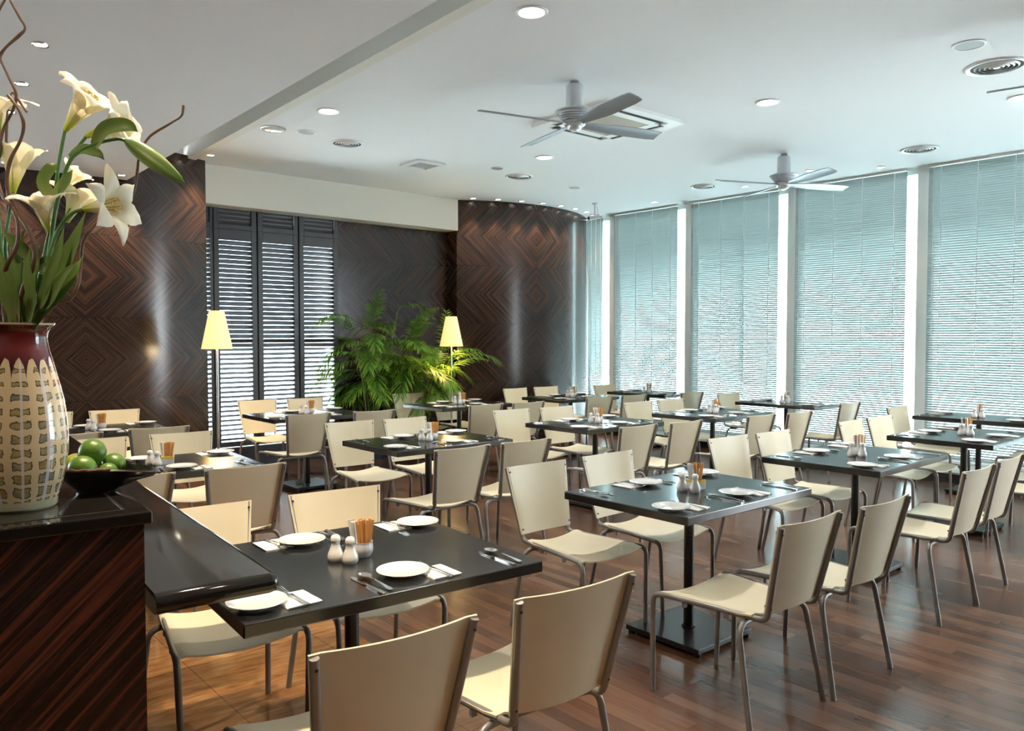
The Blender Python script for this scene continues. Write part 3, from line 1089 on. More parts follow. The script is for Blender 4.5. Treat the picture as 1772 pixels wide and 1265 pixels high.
def fan(loc, rot, label):
    t = thing('ceiling_fan', label, 'ceiling fan', loc, rot, 'silver ceiling fans')
    bm = BM()
    lathe(bm, [(.0005, 0), (.034, 0), (.034, -.012), (.022, -.02), (.022, -.06)], 20)
    box(bm, (.018, 0, -.02), (.012, .05, .03))
    obj('ceiling_mount', bm, M_CHROME, t, smooth=True)
    bm = BM()
    lathe(bm, [(.0005, -.028), (.058, -.028), (.068, -.038), (.068, -.215), (.06, -.22), (.0005, -.22)], 32)
    obj('canopy_tube', bm, M_FANSILVER, t, smooth=True)
    bm = BM()
    prof = [(.05, -.205), (.118, -.212), (.142, -.224), (.146, -.234), (.136, -.240)]
    r, z = .136, -.240
    for k in range(4):
        prof += [(r - .002, z - .003), (r - .010, z - .004), (r - .010, z - .012), (r - .006, z - .014)]
        r -= .013
        z -= .014
    prof += [(.075, z - .004), (.0005, z - .006)]
    lathe(bm, prof, 40)
    obj('motor_housing', bm, M_FANSILVER, t, smooth=True, angle=25)
    bm = BM()
    lathe(bm, [(.06, -.297), (.082, -.303), (.086, -.318), (.078, -.332), (.056, -.338), (.054, -.352), (.046, -.362), (.030, -.366), (.028, -.374), (.0005, -.376)], 32)
    obj('hub', bm, M_FANSILVER, t, smooth=True)
    for k in range(4):
        top, bot = [], []
        for j in range(9):
            s = j / 8
            x = .075 + s * .70
            hw = .030 + .040 * min(1, s * 2.2) - .006 * s
            if s > .93:
                hw *= .86
            pitch = R(-15)
            rowt, rowb = [], []
            for q in (-1, -.4, .4, 1):
                yy = q * hw * math.cos(pitch) - .012 * s
                zz = q * hw * math.sin(pitch) + .006 * (1 - q * q)
                rowt.append(Vector((x, yy, zz + .004)))
                rowb.append(Vector((x, yy, zz - .004)))
            top.append(rowt)
            bot.append(rowb)
        bm = BM()
        sheet(bm, top, bot)
        b = obj('blade', bm, M_FANBLADE, t, smooth=True, loc=(0, 0, -.320), rot=(0, 0, k * PI / 2))
    return t


fan((4.30, 4.25, H_CEIL), R(-13), 'silver four-bladed ceiling fan in front of the square air conditioner')
fan((7.65, 4.48, H_CEIL), R(-24), 'silver four-bladed ceiling fan before the blinds, with no air conditioner behind')
fan((5.96, 1.18, H_CEIL), R(103.4), 'silver ceiling fan showing only a blade tip at the picture edge')

# ------------------------------------------------------------------ floor lamps


def floor_lamp(loc, label):
    t = thing('floor_lamp', label, 'floor lamp', loc, 0, 'floor lamps with cone shades')
    bm = BM()
    lathe(bm, [(.0005, 0), (.13, 0), (.13, .012), (.11, .022), (.0005, .026)], 32)
    obj('base', bm, M_CHROME, t, smooth=True)
    bm = BM()
    tube(bm, [(0, 0, .02), (0, 0, 1.46)], .0125, 14)
    obj('pole', bm, M_CHROME, t, smooth=True)
    bm = BM()
    lathe(bm, [(.147, 1.412), (.148, 1.416), (.072, 1.787), (.070, 1.790), (.066, 1.787), (.1435, 1.414), (.147, 1.412)], 40)
    obj('shade', bm, M_SHADE, t, smooth=True)
    bm = BM()
    for k in range(3):
        a = k * 2 * PI / 3
        tube(bm, [(0, 0, 1.45), (.136 * math.cos(a), .136 * math.sin(a), 1.45)], .002, 5)
    lathe(bm, [(.0005, 1.46), (.02, 1.46), (.032, 1.50), (.03, 1.53), (.0005, 1.55)], 16)
    obj('bulb_holder', bm, M_CHROME, t, smooth=True)
    for z, e in ((1.60, 9), (1.40, 4)):
        l = bpy.data.lights.new('bulb', 'POINT')
        l.energy = e
        l.color = (1.0, .70, .34)
        l.shadow_soft_size = .08
        o = bpy.data.objects.new('bulb', l)
        o.location = (loc[0], loc[1], z)
        COL.objects.link(o)
    return t


floor_lamp((2.951, 7.894, 0), 'floor lamp with a glowing cone shade before the curved wall and shutters')
floor_lamp((6.03, 8.145, 0), 'floor lamp with a glowing cone shade between the palms and rounded column')

# ------------------------------------------------------------------ potted palms


def frond(base, tipdir, length, droop, nleaf, leaflen, ymax=9, xmax=9):
    """one arching frond: rachis with two rows of narrow leaflets, UV along each leaflet"""
    bm = BM()
    uvl = bm.loops.layers.uv.new('UVMap')
    B = Vector(base)
    d = Vector(tipdir).normalized()
    pts = []
    n = 14
    p = B.copy()
    dr = d.copy()
    for i in range(n + 1):
        pts.append(p.copy())
        p += dr * (length / n)
        dr = (dr + Vector((0, 0, -droop / n))).normalized()
    tube(bm, pts, lambda s: .0042 * (1 - .8 * s), 5)
    for k in range(nleaf):
        s = .16 + .84 * k / (nleaf - 1)
        f = s * n
        i = min(int(f), n - 1)
        q = pts[i].lerp(pts[i + 1], f - i)
        tan = (pts[i + 1] - pts[i]).normalized()
        sd = tan.cross(Vector((0, 0, 1)))
        if sd.length < .05:
            sd = Vector((1, 0, 0))
        sd.normalize()
        up = sd.cross(tan).normalized()
        L = leaflen * (0.55 + .75 * math.sin(PI * min(1, .15 + s * .8))) * rnd.uniform(.85, 1.15)
        for sg in (-1, 1):
            a = R(rnd.uniform(38, 58)) * (1 - .35 * s)
            ld = (tan * math.cos(a) + sd * sg * math.sin(a) + up * rnd.uniform(.0, .3)).normalized()
            wv = ld.cross(up).normalized()
            w = L * .046
            prev = None
            for j in range(4):
                tt = j / 3
                c = q + ld * L * tt + Vector((0, 0, -1)) * (L * .42 * tt * tt)
                ww = w * (.35, 1, .8, .06)[j]
                cur = (bm.verts.new(c - wv * ww), bm.verts.new(c + wv * ww))
                if prev:
                    fc = bm.faces.new((prev[0], prev[1], cur[1], cur[0]))
                    for lp, vv in zip(fc.loops, ((j - 1) / 3, (j - 1) / 3, tt, tt)):
                        lp[uvl].uv = (.5, vv)
                prev = cur
    for v in bm.verts:
        if v.co.x > xmax:
            v.co.x = xmax + .03 * math.tanh((v.co.x - xmax) * 3)
        if v.co.y > ymax:
            v.co.y = ymax + .04 * math.tanh((v.co.y - ymax) * 3)
    return bm


def palm(loc, label, height, ncane, nfr, spread, potr, seed, bias=(0, 0), ymax=.36, xmax=.82):
    rnd.seed(seed)
    t = thing('potted_palm', label, 'palm', loc, 0, 'potted palms by the recess wall')
    bm = BM()
    lathe(bm, [(.0005, 0), (potr * .78, 0), (potr * .82, .02), (potr, .36), (potr * 1.06, .365), (potr * 1.06, .40), (potr * .95, .40), (potr * .93, .35)], 32)
    obj('pot', bm, M_POT, t, smooth=True)
    bm = BM()
    lathe(bm, [(potr * .94, .36), (potr * .5, .372), (.0005, .376)], 24)
    obj('soil', bm, M_SOIL, t, smooth=True)
    canes = []
    for k in range(ncane):
        a = 2 * PI * k / ncane + rnd.uniform(-.3, .3)
        r = potr * rnd.uniform(.2, .75)
        h = height * rnd.uniform(.52, .86)
        lean = rnd.uniform(.04, .20) * spread * 2.0
        pts = spline([(r * math.cos(a), r * math.sin(a), .36), ((r + lean * .35) * math.cos(a), (r + lean * .35) * math.sin(a), .36 + (h - .36) * .5), ((r + lean) * math.cos(a) + bias[0] * .5, (r + lean) * math.sin(a) + bias[1] * .5, h)], 6)
        bm = BM()
        tube(bm, pts, lambda s: .0085 * (1 - .45 * s), 7)
        obj('cane', bm, M_CANE, t, smooth=True)
        canes.append((pts, a))
    for k in range(nfr):
        pts, a = canes[k % ncane]
        lv = rnd.uniform(.55, 1.0) if k >= ncane else 1.0
        i = min(int(lv * (len(pts) - 1)), len(pts) - 1)
        b = pts[i]
        az = a + rnd.uniform(-1.5, 1.5) + (PI * .6 if rnd.random() < .25 else 0)
        el = rnd.uniform(.5, 1.25) if lv > .9 else rnd.uniform(.15, .8)
        d = (math.cos(az) * math.cos(el) + bias[0], math.sin(az) * math.cos(el) * .8 + bias[1] - .06, math.sin(el))
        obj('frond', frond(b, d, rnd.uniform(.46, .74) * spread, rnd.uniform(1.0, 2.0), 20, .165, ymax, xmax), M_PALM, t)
    return t


palm((5.26, 8.72, 0), 'taller potted palm with bare lower canes beside the louvered shutters', 2.22, 8, 46, 1.0, .19, 11)
palm((5.88, 8.66, 0), 'bushier potted palm beside the glowing floor lamp', 1.66, 11, 72, 1.0, .20, 5)

# ------------------------------------------------------------------ the counter, its ledge and what stands on it
CA = R(-4.3)
CO = (0.546, 1.882)
ct = thing('bar_counter', 'tall counter in striped dark veneer with a black top, carrying the vase', 'counter', (CO[0], CO[1], 0), CA)
bm = BM()
v = box(bm, (-.755, 1.6, .555), (1.49, 3.18, 1.11))
box_uv(bm)
obj('body', bm, M_COUNTER, ct)
bm = BM()
box(bm, (-.75, 1.6, 1.1245), (1.51, 3.21, .029))
obj('top', bm, M_GRANITE, ct, bevel=.004)
bm = BM()
box(bm, (-.045, 1.6, 1.1392), (.006, 3.1, .0014))
box(bm, (-.75, .045, 1.1392), (1.416, .006, .0014))
obj('inlay_line', bm, M_CHROME, ct).data.materials[0] = M_IRON
lg = thing('granite_ledge', 'low black granite ledge with a rounded front edge, beside the counter', 'ledge', (CO[0], CO[1], 0), CA)
bm = BM()
prof = [(0, .90), (0, .95)]
NB = 8
poly = []
for k in range(NB + 1):
    a = PI / 2 + PI * k / NB
    poly.append((-.0 + .025 * math.cos(a), .925 + .025 * math.sin(a)))
# slab with a bullnose along the front edge, running back beside the counter
X0, X1, Y1 = .006, .290, 6.2
secs = []
for x in (X0, X1 - .02, X1 - .006, X1):
    sec = []
    rr = .025 if x < X1 - .01 else (.022 if x < X1 else .014)
    for k in range(NB + 1):
        a = PI / 2 + PI * k / NB
        sec.append(bm.verts.new((x, rr * math.cos(a), .925 + rr * math.sin(a))))
    sec += [bm.verts.new((x, Y1, .925 - rr)), bm.verts.new((x, Y1, .925 + rr))]
    secs.append(sec)
for a_, b_ in zip(secs[:-1], secs[1:]):
    m_ = len(a_)
    for k in range(m_):
        j = (k + 1) % m_
        bm.faces.new((a_[k], a_[j], b_[j], b_[k]))
bm.faces.new(secs[0])
bm.faces.new(secs[-1][::-1])
obj('slab', bm, M_GRANITE, lg, smooth=True, angle=50)
bm = BM()
for y in (1.2, 2.4, 4.2, 5.8):
    box(bm, (.12, y, .885), (.22, .04, .03))
    box(bm, (.02, y, .80), (.02, .04, .2))
obj('bracket', bm, M_IRON, lg)
# low wall that carries the ledge beyond the tall counter
kw = thing('counter_wall', 'dark low wall carrying the granite ledge behind the tall counter', 'counter', (CO[0], CO[1], 0), CA)
bm = BM()
box(bm, (-.06, 4.72, .45), (.13, 2.98, .89))
box_uv(bm)
obj('panel', bm, M_COUNTER, kw)

VX, VY, VZ = .335, 2.117, 1.139
YAW = R(-40.88)
vs = thing('ceramic_vase', 'tall glazed vase with oxblood neck and painted blocks on the counter', 'vase', (VX, VY, VZ), YAW)
bm = BM()
lathe(bm, [(0.0004, 0), (0.0700, 0), (0.0735, .006), (0.0744, .022), (0.0823, .045), (0.0919, .085), (0.0971, .125), (0.0984, .165), (0.0963, .20), (0.0910, .245), (0.0823, .285), (0.0726, .325), (0.0630, .362), (0.0586, .388), (0.0604, .402), (0.0674, .414), (0.0744, .421), (0.0748, .424), (0.0700, .4245), (0.0578, .405), (0.0542, .38), (0.0656, .33), (0.0831, .24), (0.0004, .12)], 56, wob=lambda a, z: .03 * math.sin(7 * a) * max(0, (z - .41) * 60) * .6)
obj('body', bm, M_VASE, vs, smooth=True, angle=60)

K = .001326


def bq(px, py, dy=0.0):
    """bouquet-frame point: millimetre sketch (across, down) and depth behind the vase axis"""
    k = K * (1 + dy / 1.82)
    return Vector(((px - 886) * k + 854 * K, dy, .392 - (py - 583) * k))


def in_vase(P):
    """everything below the lip stays inside the neck of the vase"""
    out = []
    for p in P:
        q = Vector(p)
        lim = .040 if q.z < .40 else .040 + (q.z - .40) * 1.0
        h = math.hypot(q.x, q.y)
        if q.z < .47 and h > lim:
            q.x *= lim / h
            q.y *= lim / h
        out.append(q)
    return out


def frame_from(z):
    z = z.normalized()
    x = z.cross(Vector((0, 1, 0)))
    if x.length < .05:
        x = Vector((1, 0, 0))
    x.normalize()
    y = z.cross(x)
    return Matrix((x, y, z)).transposed()


def lily_flower(bm, uvl, base, axis, length, flare, twist=0.0, openess=1.0, curl=1.0):
    F = frame_from(axis)
    N = 12
    for k in range(6):
        a = k * PI / 3 + twist
        outer = k % 2
        wmax = (.0255 if outer else .032) * length / .11
        rows = []
        for i in range(N + 1):
            t = i / N
            z = length * (1 - (1 - t) ** 1.25) * .86
            r = .005 + .020 * min(1, t / .62) ** 1.2 * length / .11
            if t > .55:
                s = (t - .55) / .45
                r += flare * (s ** 1.35) * openess
                z += length * (.20 * s - .30 * curl * s * s)
            w = wmax * (.28 + .72 * math.sin(PI * min(1, .05 + t * .82) * .62)) if t < .72 else wmax * .94 * max(.03, 1 - ((t - .72) / .28) ** 2.2)
            row = []
            for j in range(7):
                q = -1 + j / 3
                ang = q * w / max(r, .011)
                ang = max(-.62, min(.62, ang)) if t < .5 else q * w / max(r, .022)
                cup = 1 - .10 * (1 - q * q) * (t < .8) - (.06 * q * q if t > .5 else 0)
                rr = (r + (.0012 if outer else 0)) * cup
                p = Vector((rr * math.cos(a + ang), rr * math.sin(a + ang), z - (.004 * q * q * (t > .5)) + .0025 * math.sin(9 * t + 3 * q + k) * (t > .55)))
                row.append((bm.verts.new(Vector(base) + F @ p), (q * .5 + .5, t)))
            rows.append(row)
        for i in range(N):
            for j in range(6):
                fs = (rows[i][j], rows[i][j + 1], rows[i + 1][j + 1], rows[i + 1][j])
                f = bm.faces.new([x[0] for x in fs])
                for lp, x in zip(f.loops, fs):
                    lp[uvl].uv = x[1]


def stamens(bm, base, axis, length):
    F = frame_from(axis)
    for k in range(6):
        a = k * PI / 3 + .4
        pts = [Vector(base) + F @ Vector((.004 * math.cos(a), .004 * math.sin(a), length * .2)), Vector(base) + F @ Vector((.010 * math.cos(a), .010 * math.sin(a), length * .50)), Vector(base) + F @ Vector((.015 * math.cos(a), .015 * math.sin(a), length * .70))]
        tube(bm, spline(pts, 4), .0011, 5)
        e = pts[-1]
        tube(bm, [e + F @ Vector((-.005 * math.sin(a), .005 * math.cos(a), 0)), e + F @ Vector((.005 * math.sin(a), -.005 * math.cos(a), 0))], .0019, 6)


def leaf(pts, w, bend=.25, face=None):
    """strap leaf along pts: closed thin blade with a keel, UV along its length"""
    bm = BM()
    uvl = bm.loops.layers.uv.new('UVMap')
    P = in_vase(spline(pts, 6))
    n = len(P)
    rows = []
    for i in range(n):
        t = i / (n - 1)
        tan = (P[min(i + 1, n - 1)] - P[max(i - 1, 0)]).normalized()
        view = Vector(face or (0, -1, .15))
        sd = tan.cross(view).normalized()
        nn = sd.cross(tan).normalized()
        ww = w * (.30 + .70 * math.sin(PI * (.12 + .80 * t) ** .9)) * (1 if t < .55 else max(.04, 1 - ((t - .55) / .45) ** 2))
        row = []
        for q in (-1, -.5, 0, .5, 1):
            row.append((P[i] + sd * ww * q + nn * (abs(q) ** 1.5) * ww * bend, (q * .5 + .5, t)))
        rows.append((row, nn))
    for off in (0.0, -.0011):
        V = [[bm.verts.new(p + nn * off) for p, _ in row] for row, nn in rows]
        for i in range(n - 1):
            for j in range(4):
                f = bm.faces.new((V[i][j], V[i][j + 1], V[i + 1][j + 1], V[i + 1][j]))
                for lp, (a, b) in zip(f.loops, ((i, j), (i, j + 1), (i + 1, j + 1), (i + 1, j))):
                    lp[uvl].uv = rows[a][0][b][1]
    return bm


def bud(bm, uvl, a, b, r):
    a, b = Vector(a), Vector(b)
    F = frame_from(b - a)
    L = (b - a).length
    N, Sg = 12, 18
    rings = []
    for i in range(N + 1):
        t = i / N
        rr = r * (math.sin(PI * (t ** .8) * .94 + .10)) ** .75 if t < 1 else .0008
        rings.append([bm.verts.new(a + F @ Vector((rr * (1 + .10 * math.cos(3 * 2 * PI * k / Sg)) * math.cos(2 * PI * k / Sg), rr * (1 + .10 * math.cos(3 * 2 * PI * k / Sg)) * math.sin(2 * PI * k / Sg), L * t))) for k in range(Sg)])
    for i in range(N):
        for k in range(Sg):
            j = (k + 1) % Sg
            f = bm.faces.new((rings[i][k], rings[i][j], rings[i + 1][j], rings[i + 1][k]))
            for lp, (kk, tt) in zip(f.loops, ((k, i), (k + 1, i), (k + 1, i + 1), (k, i + 1))):
                lp[uvl].uv = (kk / Sg, tt / N)


def lily(label, stem_pts, flowers=(), leaves=(), buds=(), r=.0048):
    t = thing('lily_stem', label, 'lily', (VX, VY, VZ), YAW, 'lilies in the vase')
    bm = BM()
    for sp in stem_pts:
        P = in_vase(spline([bq(*p) for p in sp], 7))
        tube(bm, P, lambda s: r * (1 - .25 * s), 9)
    obj('stem', bm, M_STEM, t, smooth=True)
    for (base, tip, ln, fl, tw, op, cu) in flowers:
        bm = BM()
        uvl = bm.loops.layers.uv.new('UVMap')
        b0 = bq(*base)
        ax = bq(*tip) - b0
        lily_flower(bm, uvl, b0, ax, ln, fl, tw, op, cu)
        fo = obj('flower', bm, M_LILY, t, smooth=True, angle=80)
        bm = BM()
        stamens(bm, b0, ax, ln)
        obj('stamen_cluster', bm, M_ANTHER, fo, smooth=True)
    for (pts, w, bend) in leaves:
        obj('leaf', leaf([bq(*p) for p in pts], w * K, bend), M_LEAF, t, smooth=True, angle=80)
    for (a, b, rr) in buds:
        bm = BM()
        uvl = bm.loops.layers.uv.new('UVMap')
        bud(bm, uvl, bq(*a), bq(*b), rr * K)
        obj('bud', bm, M_BUD, t, smooth=True, angle=80)
    return t


lily('upright lily trumpet on the tallest green stem, opening toward the ceiling',
     [[(52, 640, 0), (66, 545, 0), (84, 440, -.01), (98, 360, -.015), (110, 280, -.015), (121, 228, -.015)]],
     [((121, 230, -.015), (192, 136, -.03), .146, .048, .2, 1, 1.3)],
     [([(100, 350, -.015), (84, 318, -.03), (98, 292, -.04), (104, 285, -.03)], 12, .4), ([(98, 345, -.02), (120, 318, -.05), (132, 296, -.06)], 10, .4)])
lily('lily opening sideways beneath the tall trumpet, above the hanging bud',
     [[(50, 640, .02), (68, 540, .02), (86, 440, .02), (106, 350, .015), (128, 280, .01), (158, 238, .005)]],
     [((157, 239, .005), (262, 205, .0), .132, .044, .5, 1, 1.1)],
     [([(128, 276, .01), (150, 262, -.01), (176, 268, -.02), (187, 280, -.02)], 9, .4)])
lily('lily stem carrying the long green bud that hangs over the lip of the arrangement',
     [[(58, 640, -.02), (74, 540, -.02), (92, 420, -.03), (110, 330, -.035), (132, 276, -.04), (168, 254, -.045), (208, 244, -.05), (224, 247, -.05)]],
     [], [([(172, 256, -.045), (192, 228, -.06), (228, 222, -.06), (246, 232, -.05)], 13, .5)],
     [((223, 246, -.05), (324, 319, -.06), 15)])
lily('large open lily facing the room, lowest of the blooms beside the strap leaves',
     [[(55, 640, -.03), (72, 530, -.035), (88, 450, -.045), (105, 400, -.05), (128, 372, -.055), (152, 362, -.06)]],
     [((150, 363, -.06), (232, 352, -.082), .118, .054, .15, 1.15, 1.3)],
     [([(66, 570, -.04), (96, 500, -.05), (128, 430, -.055), (154, 366, -.06)], 13, .3),
      ([(72, 566, -.05), (98, 520, -.06), (128, 480, -.07), (146, 444, -.07)], 10, .35)])
lily('lily behind the large bloom, its petals turned toward the back wall',
     [[(48, 640, .03), (66, 540, .03), (90, 430, .03), (112, 390, .03), (128, 362, .03)]],
     [((120, 385, .03), (152, 318, .06), .10, .045, .4, 1, 1), ((112, 330, .04), (152, 285, .05), .075, .026, .1, .8, .7)],
     [([(60, 570, .0), (92, 500, .01), (124, 430, .0), (140, 404, .0)], 12, .3)])
lily('pale lily in the middle of the arrangement with petals spread flat',
     [[(44, 640, .0), (56, 540, 0), (74, 470, -.01), (88, 410, -.02)]],
     [((90, 404, -.02), (72, 312, -.05), .112, .048, .0, 1.1, 1.0)],
     [([(56, 566, -.03), (52, 520, -.04), (64, 452, -.05), (74, 424, -.05)], 12, .3), ([(72, 470, -.05), (86, 465, -.07), (94, 480, -.075)], 9, .5)])
lily('lily at the frame edge with a broad drooping petal, above the twisted twig',
     [[(26, 640, .0), (12, 500, -.01), (4, 380, -.02), (2, 290, -.03), (8, 232, -.03)]],
     [((7, 235, -.03), (2, 150, -.05), .105, .050, .3, 1.2, 1.35)],
     [([(4, 330, -.04), (-6, 300, -.06), (8, 262, -.06), (12, 250, -.06)], 11, .5)])
lily('lily behind the twisted branches with petals pointing straight up',
     [[(34, 640, .01), (22, 520, .01), (14, 430, .0), (22, 372, .0), (30, 332, .0)]],
     [((29, 336, .0), (42, 236, .01), .128, .036, .25, .9, .7)],
     [([(38, 568, -.05), (20, 520, -.07), (4, 480, -.08), (-8, 440, -.08)], 13, .3), ([(62, 452, -.04), (36, 424, -.06), (10, 402, -.07)], 11, .3), ([(36, 572, -.02), (40, 500, -.02), (44, 450, -.03)], 13, .3)])


def branch(label, pts, r0, r1):
    bm = BM()
    P = in_vase(spline([bq(*p) for p in pts], 7))
    tube(bm, P, lambda s: r0 + (r1 - r0) * s + .0005 * math.sin(s * 40), 9)
    o = obj('willow_branch', bm, M_BRANCH, None, smooth=True)
    o.location = (VX, VY, VZ)
    o.rotation_euler = (0, 0, YAW)
    return tag(o, label, 'branch', 'twisted willow branches in the vase')


branch('thick twisted branch winding up in front of the leaves', [(40, 640, -.03), (35, 560, -.055), (34, 535, -.06), (46, 491, -.07), (59, 466, -.075), (65, 436, -.08), (61, 413, -.08), (47, 385, -.08), (30, 358, -.08), (20, 328, -.08), (21, 299, -.08), (28, 275, -.08), (44, 246, -.08), (50, 221, -.08), (45, 200, -.08), (34, 182, -.08), (24, 170, -.075)], .0052, .0030)
branch('thin twisted branch rising at the frame edge', [(18, 640, -.02), (10, 540, -.04), (6, 489, -.07), (19, 453, -.085), (34, 425, -.09), (36, 387, -.09), (28, 362, -.09), (11, 339, -.085), (4, 310, -.08), (5, 270, -.07), (15, 228, -.06), (33, 193, -.06), (38, 167, -.06), (25, 137, -.06), (11, 104, -.06), (4, 66, -.06), (10, 33, -.06), (27, 0, -.06), (36, -40, -.06)], .0045, .0026)
branch('dark twisted branch bulging outward near the top of the frame', [(24, 640, .02), (8, 500, .02), (-12, 380, .02), (-12, 280, .01), (-2, 200, .0), (8, 132, -.02), (11, 107, -.03), (23, 89, -.035), (46, 69, -.04), (56, 56, -.04), (46, 36, -.04), (29, 3, -.04), (22, -40, -.04)], .0042, .0026)
branch('short broken twig pointing down beside the drooping petal', [(24, 640, .0), (20, 400, .02), (20, 240, .02), (26, 180, -.02), (33, 166, -.055), (45, 182, -.06), (56, 198, -.06)], .0030, .0024)
branch('lone branch curving out wide past the hanging bud', [(56, 640, -.01), (80, 560, -.03), (105, 540, -.035), (135, 500, -.04), (143, 460, -.04), (148, 420, -.04), (165, 395, -.035), (186, 376, -.02), (218, 352, .04), (236, 336, .05), (243, 300, .04), (248, 270, .03), (265, 240, .02), (300, 218, .02), (320, 205, .02), (324, 187, .02)], .0042, .0024)

# carved bowl with limes
BX, BY = .515, 2.215
lily('leafy lily stem without an open bloom, low in the vase mouth',
     [[(40, 640, -.02), (48, 540, -.03), (60, 470, -.03), (70, 420, -.03)]], [],
     [([(70, 575, -.055), (84, 530, -.07), (110, 480, -.085), (139, 452, -.09)], 10, .35),
      ([(30, 575, -.05), (28, 520, -.07), (16, 470, -.08), (2, 432, -.08)], 10, .35),
      ([(58, 575, -.06), (60, 520, -.075), (52, 470, -.08), (56, 428, -.085)], 9, .4),
      ([(66, 575, -.06), (80, 510, -.075), (104, 440, -.085), (116, 392, -.085)], 9, .4),
      ([(48, 575, -.03), (30, 500, -.04), (34, 440, -.04), (48, 396, -.04)], 12, .3),
      ([(66, 470, -.03), (84, 452, -.045), (88, 474, -.06), (82, 490, -.065)], 8, .5)])

bw = thing('carved_bowl', 'dark carved bowl with a pointed lip holding limes on the counter', 'bowl', (BX, BY, 1.139), YAW)
NS = 48


def rim_r(a):
    c = math.cos(a)
    base = .098
    tip = .066 * math.exp(-((a if a <= PI else a - 2 * PI) / .34) ** 2)
    return base + tip


def bowl_ring(bm, f, z, lift=0.0, inset=0.0):
    out = []
    for k in range(NS):
        a = 2 * PI * k / NS
        r = max(.0005, (.046 + (rim_r(a) - .046) * f) - inset) if f >= 0 else .046 * (1 + f)
        zz = z + lift * .022 * math.exp(-((a if a <= PI else a - 2 * PI) / .5) ** 2) * -.5
        out.append(bm.verts.new((r * math.cos(a), r * math.sin(a) * .92, zz)))
    return out


bm = BM()
rs = [bowl_ring(bm, -.99, .0), bowl_ring(bm, 0, .0), bowl_ring(bm, .02, .006), bowl_ring(bm, .35, .020), bowl_ring(bm, .72, .040), bowl_ring(bm, 1.0, .062, 1), bowl_ring(bm, 1.0, .066, 1, .004), bowl_ring(bm, .9, .050, 1, .006), bowl_ring(bm, .5, .028), bowl_ring(bm, -.99, .014)]
for p_, q_ in zip(rs[:-1], rs[1:]):
    for k in range(NS):
        j = (k + 1) % NS
        bm.faces.new((p_[k], p_[j], q_[j], q_[k]))
obj('body', bm, M_BOWL, bw, smooth=True, angle=60)
bm = BM()
pts = []
for k in range(6, NS - 5):
    a = 2 * PI * k / NS
    r = rim_r(a) - .003
    pts.append((r * math.cos(a), r * math.sin(a) * .92, .0655 + .001 * math.sin(k * 2.4)))
tube(bm, pts, lambda s: .0040 + .0007 * math.sin(s * 150), 8)
obj('carved_rim', bm, M_BOWLRIM, bw, smooth=True)


def lime(loc, r, mat, label, rot):
    bm = BM()
    prof = []
    for k in range(17):
        a = -PI / 2 + PI * k / 16
        z = math.sin(a) * r * .97
        rr = max(.0004, math.cos(a) * r)
        if k in (0, 16):
            z *= 1.03
        if k == 16:
            z *= .985
        prof.append((rr, z))
    lathe(bm, prof, 28)
    o = obj('lime', bm, mat, None, smooth=True, angle=80)
    o.location = loc
    o.rotation_euler = rot
    return tag(o, label, 'lime', 'limes in the carved bowl')


def bl(x, y, z):
    """point in the bowl's own turned frame"""
    c, s = math.cos(YAW), math.sin(YAW)
    return (BX + x * c - y * s, BY + x * s + y * c, 1.139 + z)


lime(bl(-.010, -.045, .064), .0335, M_LIME, 'big green lime at the front of the bowl with a brownish crown', (.5, .2, .4))
lime(bl(-.014, .012, .098), .0335, M_LIME, 'green lime lying on top of the others in the carved bowl', (1.2, .3, 1))
lime(bl(.040, -.018, .052), .023, M_LIME, 'small green lime on the pointed-lip side of the bowl', (1.3, .9, .2))
lime(bl(-.055, .008, .066), .029, M_LIME_PALE, 'yellowish lime beside the vase, behind the front lime', (.3, 1.2, .2))
lime(bl(.022, .047, .060), .030, M_LIME, 'lime half hidden at the back of the bowl', (.9, .4, .6))

# ------------------------------------------------------------------ chairs
TR = .0118


